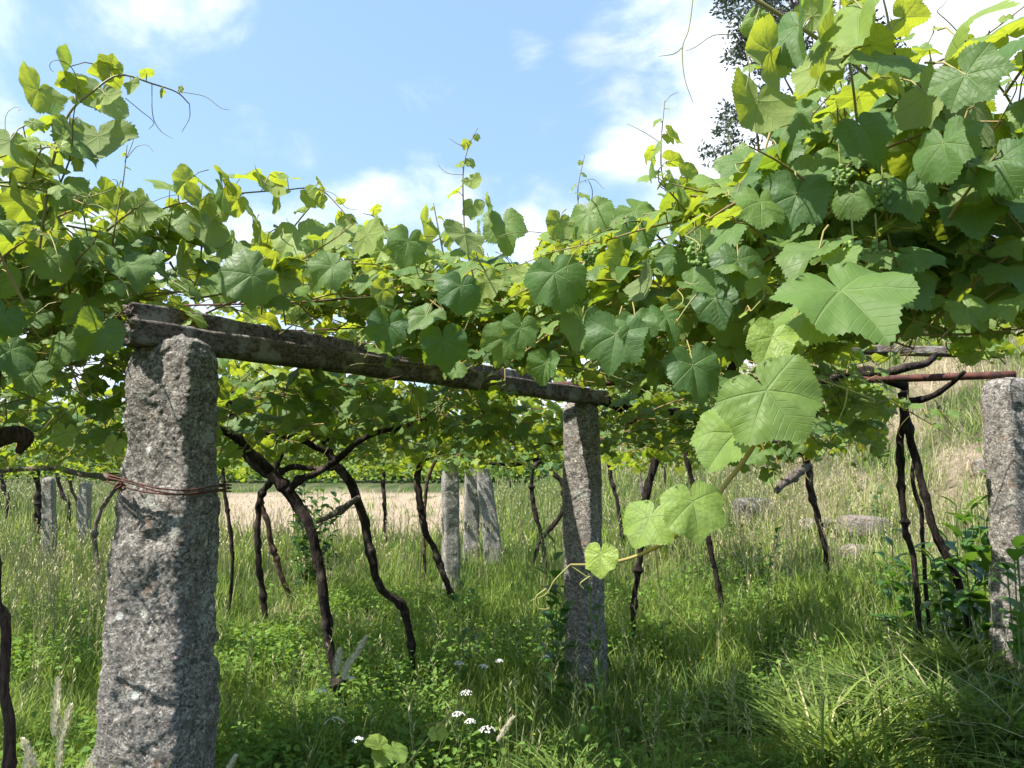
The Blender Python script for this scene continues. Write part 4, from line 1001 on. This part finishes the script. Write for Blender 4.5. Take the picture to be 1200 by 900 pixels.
# ------------------------------------------------------------------ grass
def blades(bag, X, Y, Z, H, Wd, lean, tint, dry, seg=3, r_=rng):
    n = len(X); a = r_.uniform(0, 2*math.pi, n); dx, dy = np.cos(a), np.sin(a); fa = a+math.pi/2+r_.normal(0, .6, n)
    fx, fy = np.cos(fa), np.sin(fa); V = np.zeros((n, 2*seg+1, 3)); 
    for k in range(seg+1):
        t = k/seg; cx = X+dx*lean*H*t**2; cy = Y+dy*lean*H*t**2; cz = Z+H*(t-.30*lean*t**3)
        w = Wd*(1-t**1.6)*.5*(.75 if k == 0 else 1)
        if k < seg:
            V[:, 2*k] = np.stack([cx-fx*w, cy-fy*w, cz], 1); V[:, 2*k+1] = np.stack([cx+fx*w, cy+fy*w, cz], 1)
        else: V[:, 2*k] = np.stack([cx, cy, cz], 1)
    m = 2*seg+1; base = (np.arange(n)*m)[:, None]
    Q = np.concatenate([base+np.array([[2*k, 2*k+1, 2*k+3, 2*k+2]]) for k in range(seg-1)]); T = base+np.array([[2*seg-2, 2*seg-1, 2*seg]])
    bag.add(V.reshape(-1, 3), T=T, Q=Q, tint=np.repeat(tint, m), dry=np.repeat(dry, m))
def scatter(n, y0, y1, p=1.0, margin=1.15, r_=rng):
    """points in the view wedge, density falling with distance"""
    u = r_.random(n); Y = (y0**(1-p)+(y1**(1-p)-y0**(1-p))*u)**(1/(1-p)) if p != 1 else y0*(y1/y0)**u
    X = r_.uniform(-1, 1, n)*(.70*Y*margin+.3); return X, Y
gb = Bag()
def grass_zone(n, y0, y1, h0, h1, w0, w1, p, seg, lean=(.15, .9)):
    X, Y = scatter(n, y0, y1, p)
    P = np.stack([X, Y, 0*X], 1); cl = fbm(P, 1.4, 3, 5); cl2 = fbm(P, 4.5, 2, 9); keep = rng.random(n) < np.clip(.62+1.1*cl2, .12, 1); 
    X, Y, cl, cl2 = X[keep], Y[keep], cl[keep], cl2[keep]; n = len(X)
    D = dryness(X, Y); H = rng.uniform(h0, h1, n)*(.75+.65*np.clip(cl+.3, 0, 1.2))*(1-.35*(D > .6)*(Y < 11))
    W_ = rng.uniform(w0, w1, n)*(1+Y*.04)
    bare = (D > .6) & (Y > 14) & (X < 0); H = np.where(bare, H*.45, H); W_ = np.where(bare & (rng.random(n) < .6), 1e-4, W_)
    H = np.where((X/Y > .22) & (Y < 4.6), H*.5, H)
    tint = np.clip(.42+.9*cl+rng.normal(0, .28, n), 0, 1); dry = np.where(rng.random(n) < D*.9+.035, rng.uniform(.5, 1, n), 0)
    blades(gb, X, Y, terr(X, Y)-.02, H, W_, rng.uniform(*lean, n), tint, dry, seg)
grass_zone(125000, 2.6, 7.0, .08, .42, .0045, .0115, 1.7, 4)
grass_zone(85000, 6.2, 14., .16, .46, .005, .010, 1.5, 3)
grass_zone(60000, 13, 45, .22, .52, .012, .024, 1.3, 2)
tag(gb.build('grass', M['grass']), 'long green and straw coloured grass covering the ground', 'grass', kind='stuff')
# tall seeded grass stalks
tb = Bag()
def stalks(n, xf, H0, H1, w, dryc, tintc=.5, bagv=tb):
    for i in range(n):
        x, y = xf(); z = th(x, y); h = rng.uniform(H0, H1); d = rng.normal(0, .14, 2)
        p0 = np.array([x, y, z]); p1 = p0+(d[0]*h*.4, d[1]*h*.4, h*.6); p2 = p0+(d[0]*h, d[1]*h, h)
        tube(bagv, [p0, p1, p2], [w*.5, w*.45], 3, tint=tintc, dry=dryc)
        k = int(rng.integers(5, 9)); m = unit(p2-p1)
        for q in range(k):
            pp = p2-m*q*.022; a = rng.uniform(0, 6.28); e = pp+np.array([math.cos(a)*.02, math.sin(a)*.02, .03])
            V = np.array([pp, (pp+e)/2+(w, 0, 0), e, (pp+e)/2-(w, 0, 0)]); bagv.add(V, Q=[[0, 1, 2, 3]], tint=tintc, dry=min(1, dryc+.3))
def wedge(y0, y1, x0=None, x1=None):
    def f():
        y = rng.uniform(y0, y1); 
        return (rng.uniform(x0*y, x1*y), y)
    return f
stalks(700, wedge(5.5, 13, -.72, -.45), .45, .85, .005, .45)
stalks(500, wedge(9, 17, -.4, .1), .5, .85, .008, .55)
stalks(800, wedge(8, 17, .05, .45), .5, .95, .008, .45)
stalks(500, wedge(6.5, 12, .3, .72), .35, .7, .006, .8)
stalks(1500, wedge(17, 44, -.75, -.38), .6, 1.1, .02, .25)
stalks(1100, wedge(16, 40, -.06, .3), .6, 1.1, .02, .2)
stalks(260, wedge(3.2, 6, -.65, .65), .35, .62, .0035, .35)
tag(tb.build('tall_grass', M['grass']), 'tall seeded grass stalks with pale heads standing above the meadow', 'grass', kind='stuff')
# low broad-leaved weeds
hb = Bag()
def weeds(n, y0, y1, xr, size, hmax, tint0):
    X, Y = scatter(n, y0, y1, 1.4)
    k = (X/Y > xr[0]) & (X/Y < xr[1]); X, Y = X[k], Y[k]; P = np.stack([X, Y, 0*X], 1); cl = fbm(P, 1.1, 3, 61); k = rng.random(len(X)) < np.clip(.35+1.5*cl, 0, 1); X, Y = X[k], Y[k]; n = len(X)
    Z = terr(X, Y)+rng.random(n)**.7*hmax; a = rng.uniform(0, 6.28, n); t = np.stack([np.cos(a), np.sin(a), rng.normal(-.1, .35, n)], 1); t /= np.linalg.norm(t, axis=1)[:, None]
    s = np.stack([-np.sin(a), np.cos(a), rng.normal(0, .3, n)], 1); L = rng.uniform(*size, n)*(1+Y*.05)
    c = np.stack([X, Y, Z], 1); w = (L*rng.uniform(.22, .42, n))[:, None]; L = L[:, None]; up = np.array([0, 0, 1.])*L*.12
    V = np.stack([c, c+t*L*.35+s*w+up, c+t*L*.75+s*w*.7, c+t*L-up, c+t*L*.75-s*w*.7, c+t*L*.35-s*w+up], 1)
    b_ = (np.arange(n)*6)[:, None]; Q = np.concatenate([b_+np.array([[0, 1, 2, 3]]), b_+np.array([[0, 3, 4, 5]])])
    hb.add(V.reshape(-1, 3), Q=Q, tint=np.repeat(np.clip(tint0+rng.normal(0, .25, n), 0, 1), 6))
weeds(110000, 2.8, 9, (-.8, -.28), (.014, .045), .32, .75)
weeds(130000, 2.8, 9, (-.35, .8), (.014, .040), .30, .6)
tag(hb.build('ground_herbs', M['herb']), 'small leafy weeds and clover mixed through the grass', 'weeds', kind='stuff')

# grass tufts at the lower right
def tuft(px, py, Y, n, H, label, seed, lean=(.6, 1.7), w=(.013, .024), rad=.1, tint=.45):
    r_ = np.random.default_rng(seed); g = at(px, py, Y); z = th(g[0], g[1])
    b = Bag(); a = r_.uniform(0, 6.28, n); q = rad*np.sqrt(r_.random(n)); X = g[0]+np.cos(a)*q; Yy = g[1]+np.sin(a)*q
    blades(b, X-g[0], Yy-g[1], 0*X, r_.uniform(.55, 1.1, n)*H, r_.uniform(*w, n), r_.uniform(*lean, n), np.clip(tint+r_.normal(0, .2, n), 0, 1), (r_.random(n) < .04)*.8, 6, r_)
    o = b.build('grass_tuft', M['grass']); o.location = (g[0], g[1], z-.02)
    return tag(o, label, 'grass tuft', 'long bladed grass tufts at the lower right', 'thing')
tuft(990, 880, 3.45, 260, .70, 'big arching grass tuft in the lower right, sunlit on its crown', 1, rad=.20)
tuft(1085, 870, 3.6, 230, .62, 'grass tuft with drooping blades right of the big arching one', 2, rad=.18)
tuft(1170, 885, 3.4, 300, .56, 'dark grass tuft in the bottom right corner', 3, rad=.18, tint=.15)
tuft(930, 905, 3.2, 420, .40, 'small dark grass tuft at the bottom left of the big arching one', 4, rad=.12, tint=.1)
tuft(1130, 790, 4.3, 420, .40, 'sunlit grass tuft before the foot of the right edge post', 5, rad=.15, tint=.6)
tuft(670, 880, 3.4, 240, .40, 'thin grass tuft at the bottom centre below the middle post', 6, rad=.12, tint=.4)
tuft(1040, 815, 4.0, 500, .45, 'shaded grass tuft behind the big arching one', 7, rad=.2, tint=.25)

# plumed grass heads, bottom left and beyond
def plume(px, py, Y, L, w, label, seed, tilt=(0., 0.), fromp=None):
    r_ = np.random.default_rng(seed); top = at(px, py, Y); base = np.array([top[0]-tilt[0]*.6, top[1], th(top[0], top[1])])
    if fromp: f = at(*fromp, Y); base = np.array([f[0], f[1], max(th(f[0], f[1]), f[2]-.2)])
    root = empty('plumed_grass', base, label, 'grass stalk', 'pale plumed grass stalks near the camera'); root['kind'] = 'thing'
    b = Bag(); tube(b, [base, (base+top)/2+(tilt[0]*.05, 0, .02), top], [.0022, .0012], 5, smoothn=5, tint=.8, dry=.1); b.build('stem', M['grass'], root)
    b = Bag(); ax = unit(top-base+np.array([tilt[0], 0, 0])*.5)
    w *= 1.25; L *= 1.15
    for k in range(300):
        f = r_.random(); rr = w*math.sin(math.pi*min(1, f*.9+.1))**.6*r_.random(); a = r_.uniform(0, 6.28)
        p = top-ax*L*(1-f)+np.array([math.cos(a)*rr, math.sin(a)*rr, 0]); e = p+ax*.016+np.array([math.cos(a), math.sin(a), .2])*.008
        s = np.array([-math.sin(a), math.cos(a), 0])*.0034
        b.add([p, (p+e)/2+s, e, (p+e)/2-s], Q=[[0, 1, 2, 3]], tint=r_.random())
    b.build('seed_head', M['plume'], root)
for i, a in enumerate([((68, 797), .16, .013, 'tallest pale plume of the grass group at the bottom left', (0, 0), None), ((82, 828), .13, .014, 'pale plume just right of the tallest one at bottom left', (.1, 0), None),
                       ((66, 838), .07, .012, 'short pale plume below the tallest one at bottom left', (0, 0), None), ((28, 868), .10, .012, 'pale plume leaning left at the bottom left corner', (-.25, 0), None),
                       ((34, 882), .08, .014, 'low pale plume at the bottom left corner', (0, 0), None), ((72, 866), .10, .010, 'slender pale plume in the middle of the bottom left group', (0, 0), None),
                       ((112, 884), .09, .016, 'plume touching the left side of the foreground post base', (.2, 0), None), ((428, 748), .12, .016, 'tall whitish plume beside the forked dark vine', (.25, 0), (340, 900)),
                       ((408, 775), .07, .014, 'small whitish plume under the tall one beside the forked vine', (-.1, 0), (345, 900)), ((398, 762), .09, .014, 'whitish plume just left of the tall one beside the forked vine', (-.1, 0), (350, 900)), ((275, 888), .07, .009, 'small plume at the bottom right of the foreground post', (.2, 0), None),
                       ((600, 842), .10, .010, 'greenish plume leaning right at the bottom centre', (.3, 0), (565, 905))]):
    plume(*a[0], 3.05 if a[0][0] < 300 else 3.4, a[1], a[2], a[3], 80+i, a[4], a[5])
# white flower heads
def flower(px, py, Y, r, label, seed):
    r_ = np.random.default_rng(seed); top = at(px, py, Y); base = np.array([top[0]+r_.normal(0, .04), top[1], th(top[0], top[1])])
    r *= 1.8; root = empty('wildflower', base, label, 'wildflower', 'small white wildflowers in the grass')
    b = Bag(); tube(b, [base, (base+top)/2+(r_.normal(0, .02), 0, 0), top], [.0018, .001], 5, smoothn=4, tint=.5, dry=0); b.build('stem', M['grass'], root)
    b = Bag()
    for k in range(46):
        a = r_.uniform(0, 6.28); q = r*math.sqrt(r_.random()); c = top+np.array([math.cos(a)*q, math.sin(a)*q*.8, r*.5*(1-(q/r)**2)+r_.normal(0, .001)])
        s = .0050; n = unit(np.array([math.cos(a)*q/r, math.sin(a)*q/r-.4, 1.])); x = unit(np.cross(n, [0, 1, 0.1])); y = np.cross(n, x); ph = r_.uniform(0, 6.28)
        ring = [c+(x*math.cos(ph+t)+y*math.sin(ph+t))*s*(1 if j % 2 else .45) for j, t in enumerate(np.arange(10)*math.pi/5)]
        b.add([c]+ring, T=[[0, 1+j, 1+(j+1) % 10] for j in range(10)], tint=r_.random())
    b.build('flower_head', M['petal'], root)
for i, f in enumerate([(392, 847, 3.5, .025, 'white flower head low beside the forked vine foot'), (376, 810, 3.6, .014, 'small white flower left of the forked vine foot'), (408, 797, 3.5, .02, 'white flower head under the whitish plumes'),
                       (547, 813, 3.6, .018, 'white flower at the upper end of the low young shoot'), (571, 856, 3.4, .02, 'round white flower at the bottom centre'), (537, 838, 3.4, .016, 'white flower just left of the round one at the bottom centre'),
                       (551, 846, 3.4, .014, 'white flower between two others at the bottom centre'), (585, 775, 4.0, .012, 'single pale thistle like flower above the bottom centre group'), (538, 778, 4.0, .014, 'white flower high in the bottom centre group'),
                       (566, 782, 4.0, .015, 'pale flower right of the highest one in the bottom centre'), (420, 868, 3.3, .016, 'white flower near the bottom edge below the plumes'), (640, 770, 4.2, .010, 'tiny white flower left of the middle post foot')]):
    flower(*f[:4], f[4], 120+i)
yl = 'tiny yellow flower in the grass at the lower middle'
for i in range(34):
    px, py = rng.uniform(610, 840), rng.uniform(770, 895); g = ground_hit(px, py+45); top = at(px, py, g[1]); b = Bag(); z0 = th(g[0], g[1])
    root = empty('yellow_flower', (top[0], top[1], z0), yl, 'wildflower', 'tiny yellow flowers scattered in the grass')
    n = 5; q = .008; ring = []
    for k in range(n):
        a = k/n*6.28; p = top+np.array([math.cos(a)*q, math.sin(a)*q, .003]); l = top+np.array([math.cos(a+.5)*q*.7, math.sin(a+.5)*q*.7, .002]); r2 = top+np.array([math.cos(a-.5)*q*.7, math.sin(a-.5)*q*.7, .002])
        b.add([top, l, p, r2], Q=[[0, 3, 2, 1]], tint=.5)
    b.build('petals', M['yellow'], root)
    b = Bag(); tube(b, [(top[0], top[1], z0), top], .0009, 4, tint=.4, dry=0); b.build('stem', M['grass'], root)

# ------------------------------------------------------------------ leafy plants
def lance(bag, base, d, L, w, n, tint, curl=.35):
    """pointed leaf, folded, arching"""
    d = unit(d); s = unit(np.cross(d, [0, 0, 1])+1e-4); V = []; 
    for k in range(6):
        t = k/5; c = base+d*L*t+np.array([0, 0, -curl*L*t*t]); ww = w*math.sin(math.pi*(.04+.93*t**.8))**.9
        V += [c-s*ww+(0, 0, ww*.3), c, c+s*ww+(0, 0, ww*.3)]
    Q = []
    for k in range(5):
        o = 3*k; Q += [[o, o+1, o+4, o+3], [o+1, o+2, o+5, o+4]]
    bag.add(V, Q=Q, tint=tint)
def plant(px, py, top_py, Y, n_st, n_lf, L, w, label, name, cat, mat='gloss', seed=0, spread=.12, group=None, tint=(.1, .8), g=None):
    r_ = np.random.default_rng(seed); 
    gg = at(px, py, Y); z = th(gg[0], gg[1]); H = at(px, top_py, Y)[2]-z; base = np.array([gg[0], gg[1], z])
    root = empty(name, base, label, cat, group); sb = Bag(); lb = Bag()
    for s_ in range(n_st):
        a = r_.uniform(0, 6.28); sp = spread*r_.uniform(.2, 1); h = H*r_.uniform(.6, 1); tp = base+np.array([math.cos(a)*sp, math.sin(a)*sp, h]); b0 = base+np.array([math.cos(a)*sp*.3, math.sin(a)*sp*.3, 0])
        tube(sb, [b0, (b0+tp)/2+r_.normal(0, .01, 3), tp], [.005, .003], 5, smoothn=3, tint=.5, dry=0)
        for k in range(n_lf):
            t = (k+.8)/n_lf; p = b0+(tp-b0)*t; aa = k*2.4+r_.uniform(0, .5); ll = L*r_.uniform(.7, 1.1)*(1-.25*t)
            lance(lb, p, (math.cos(aa), math.sin(aa), .55+t*.6), ll, ll*w, 0, r_.uniform(*tint), r_.uniform(.2, .7))
    sb.build('stem', M['grass'], root); lb.build('foliage', M[mat], root)
GB = 'broad leaved wild plants at the right'
plant(1118, 700, 590, 4.7, 6, 10, 0.246, .21, 'broad leaved green plant behind the slanting dark trunk', 'leafy_plant', 'plant', seed=1, spread=.14, group=GB, tint=(.3, 1))
plant(1150, 715, 580, 4.4, 6, 11, 0.275, .21, 'tall broad leaved plant touching the right edge post', 'leafy_plant', 'plant', seed=2, spread=.16, group=GB, tint=(.3, 1))
plant(1195, 735, 620, 3.6, 6, 8, 0.217, .21, 'broad leaved plant at the right edge in front of the post', 'leafy_plant', 'plant', seed=3, group=GB)
plant(1052, 690, 625, 5.1, 6, 7, 0.232, .21, 'shaded broad leaved plant left of the dark trunks under the pipe', 'leafy_plant', 'plant', seed=4, spread=.14, group=GB, tint=(0, .4))
plant(1035, 640, 560, 6.8, 2, 6, .12, .2, 'small sunlit plant on the bank left of the dark trunks', 'leafy_plant', 'plant', seed=5, group=GB)
plant(655, 790, 620, 4.9, 4, 10, .20, .26, 'dark broad leaved plant growing against the left side of the middle post', 'leafy_plant', 'plant', seed=6, spread=.12, tint=(0, .35))
plant(700, 800, 650, 4.75, 2, 8, .14, .28, 'dark leafy stems climbing the front of the middle post', 'leafy_plant', 'plant', seed=7, spread=.06, tint=(0, .4))
plant(545, 760, 660, 5.2, 3, 7, .16, .2, 'shaded leafy weed left of the middle post', 'leafy_plant', 'plant', seed=8, spread=.14, tint=(0, .5))
plant(700, 870, 760, 4.0, 3, 8, .12, .2, 'bushy weed at the foot of the middle post', 'leafy_plant', 'plant', seed=9, spread=.12, tint=(.1, .6))
plant(365, 650, 545, 9.5, 15, 15, .22, .24, 'dark leafy bush in the meadow behind the forked vine', 'leafy_bush', 'bush', 'bush', seed=10, spread=.42)
plant(1170, 500, 470, 8.0, 4, 8, .2, .26, 'leafy sapling on the dry bank left of the right edge post', 'leafy_plant', 'plant', seed=11, spread=.25, group=GB)
plant(1010, 590, 565, 8.6, 10, 9, .12, .2, 'low grey green bush on the dry bank', 'leafy_bush', 'bush', 'bush', seed=12, spread=.35)
plant(885, 650, 610, 7.2, 5, 8, .14, .2, 'dark weeds round the rounded boulder behind the hanging leaves', 'leafy_plant', 'plant', 'bush', seed=13, spread=.3)

# ------------------------------------------------------------------ rocks, log
def rock(px, py, w, h, d, label, seed, mat='stone', name='rock'):
    c = ground_hit(px, py); c = np.array([c[0], c[1], th(c[0], c[1])]); sc = c[1]/F
    r_ = np.random.default_rng(seed); n = 26; u = np.linspace(0, math.pi, n); v_ = np.linspace(0, 2*math.pi, 2*n, endpoint=False)
    U, Vv = np.meshgrid(u, v_, indexing='ij'); D = np.stack([np.sin(U)*np.cos(Vv), np.sin(U)*np.sin(Vv), np.cos(U)], -1).reshape(-1, 3)
    E = np.sign(D)*np.abs(D)**.6; E = E*(1+.16*fbm(D+seed, 1.6, 4, seed))[:, None]
    V = E*np.array([w*sc/2, d/2, h*sc/2])+(0, 0, h*sc*.30)
    m = 2*n; i = np.arange(n-1)[:, None]*m; j = np.arange(m)[None]; Q = np.stack([i+j, i+m+j, i+m+(j+1) % m, i+(j+1) % m], -1).reshape(-1, 4)
    b = Bag(); b.add(V, Q=Q); o = b.build(name, M[mat]); o.location = tuple(c); tag(o, label, 'rock', 'stones on the dry bank')
rock(1012, 628, 56, 28, .5, 'broad pale stone block of the bank edge', 201); rock(1003, 655, 26, 20, .3, 'small grey stone below the broad pale block', 202)
rock(1168, 556, 46, 24, .4, 'flat pale stone beside the right edge post', 203); rock(960, 622, 40, 18, .4, 'low stone left of the broad pale block', 204)
rock(884, 616, 46, 40, .4, 'dark rounded boulder behind the sunlit hanging leaves', 205, 'dark_stone')
b = Bag(); g = ground_hit(345, 648); P = [np.array([g[0], g[1], th(g[0], g[1])-.05]), at(362, 628, g[1]), at(385, 605, g[1])]; tube(b, P, [.03, .028, .02], 9, .15, 5, smoothn=6, caps=True)
o = b.build('prop_stick', M['bark']); tag(o, 'dark slanting stick propped in front of the leafy bush', 'stick'); c = P[0]; o.data.transform(__import__('mathutils').Matrix.Translation(tuple(-c))); o.location = tuple(c)

# ------------------------------------------------------------------ trees beyond
def tree(cx, cy, H, crown, nb, label, seed, lsize=.28, trunk_r=.35):
    r_ = np.random.default_rng(seed); z = th(cx, cy); base = np.array([cx, cy, z]); root = empty('tall_tree', base, label, 'tree')
    tb_ = Bag(); tube(tb_, [base-(0, 0, .3), base+(.2, 0, H*.35), base+(-.1, 0, H*.7), base+(.1, 0, H*.97)], [trunk_r, trunk_r*.7, trunk_r*.35, .05], 10, .1, seed, smoothn=6)
    lb = Bag(); cen = []
    for k in range(nb):
        f = r_.uniform(crown, 1); a = r_.uniform(0, 6.28); rmax = (H*.15)*(math.sin(math.pi*min(1, (f-crown)/(1-crown)*.85+.15))**.7)
        rr = rmax*r_.uniform(.3, 1.); p0 = base+np.array([0, 0, H*(f-.09)]); e = base+np.array([math.cos(a)*rr, math.sin(a)*rr, H*f+r_.normal(0, .4)])
        tube(tb_, [p0, (p0+e)/2-(0, 0, .2), e], [.10, .05, .02], 5, smoothn=3); 
        for q in range(int(r_.integers(4, 8))): cen.append((e+r_.normal(0, .75, 3), r_.uniform(.35, .8)))
    tb_.build('trunk', M['pale_bark'], root)
    for c, rad in cen:
        n = int(60*rad*rad*3.2)+16; p = c+r_.normal(0, 1, (n, 3))*rad*.55*(1, 1, .8); t = r_.normal(0, 1, (n, 3))*(1, 1, .8); t /= np.linalg.norm(t, axis=1)[:, None]; s = np.cross(t, r_.normal(0, 1, (n, 3))); s /= np.linalg.norm(s, axis=1)[:, None]
        L = r_.uniform(.6, 1.2, (n, 1))*lsize; V = np.stack([p, p+t*L*.5+s*L*.22, p+t*L, p+t*L*.5-s*L*.22], 1); lb.add(V.reshape(-1, 3), Q=np.arange(n*4).reshape(-1, 4), tint=np.repeat(r_.random(n), 4))
    lb.build('crown', M['tree'], root)
def hedge(y, x0, x1, H, label, seed, n=15000):
    r_ = np.random.default_rng(seed); X = r_.uniform(x0, x1, n); P = np.stack([X, 0*X, 0*X], 1); top = H*(1+.35*fbm(P, .25, 4, seed)); Z = top*r_.random(n)**.75
    Yy = y+r_.normal(0, .6, n); c = np.stack([X, Yy, terr(X, Yy)+Z], 1); t = r_.normal(0, 1, (n, 3)); t /= np.linalg.norm(t, axis=1)[:, None]; s_ = np.cross(t, r_.normal(0, 1, (n, 3))); s_ /= np.linalg.norm(s_, axis=1)[:, None]
    L = r_.uniform(.2, .45, (n, 1)); V = np.stack([c, c+t*L*.5+s_*L*.35, c+t*L, c+t*L*.5-s_*L*.35], 1); b = Bag(); b.add(V.reshape(-1, 3), Q=np.arange(n*4).reshape(-1, 4), tint=np.repeat(r_.random(n), 4))
    o = b.build('hedge', M['herb']); tag(o, label, 'hedge', kind='thing')
hedge(52, -48, 16, 2.6, 'long distant hedge closing the meadow behind the pergola', 401, 22000)
tree(16.6, 40, 31, .30, 46, 'tall dark feathery tree rising behind the leaves at the upper right', 301, .34)
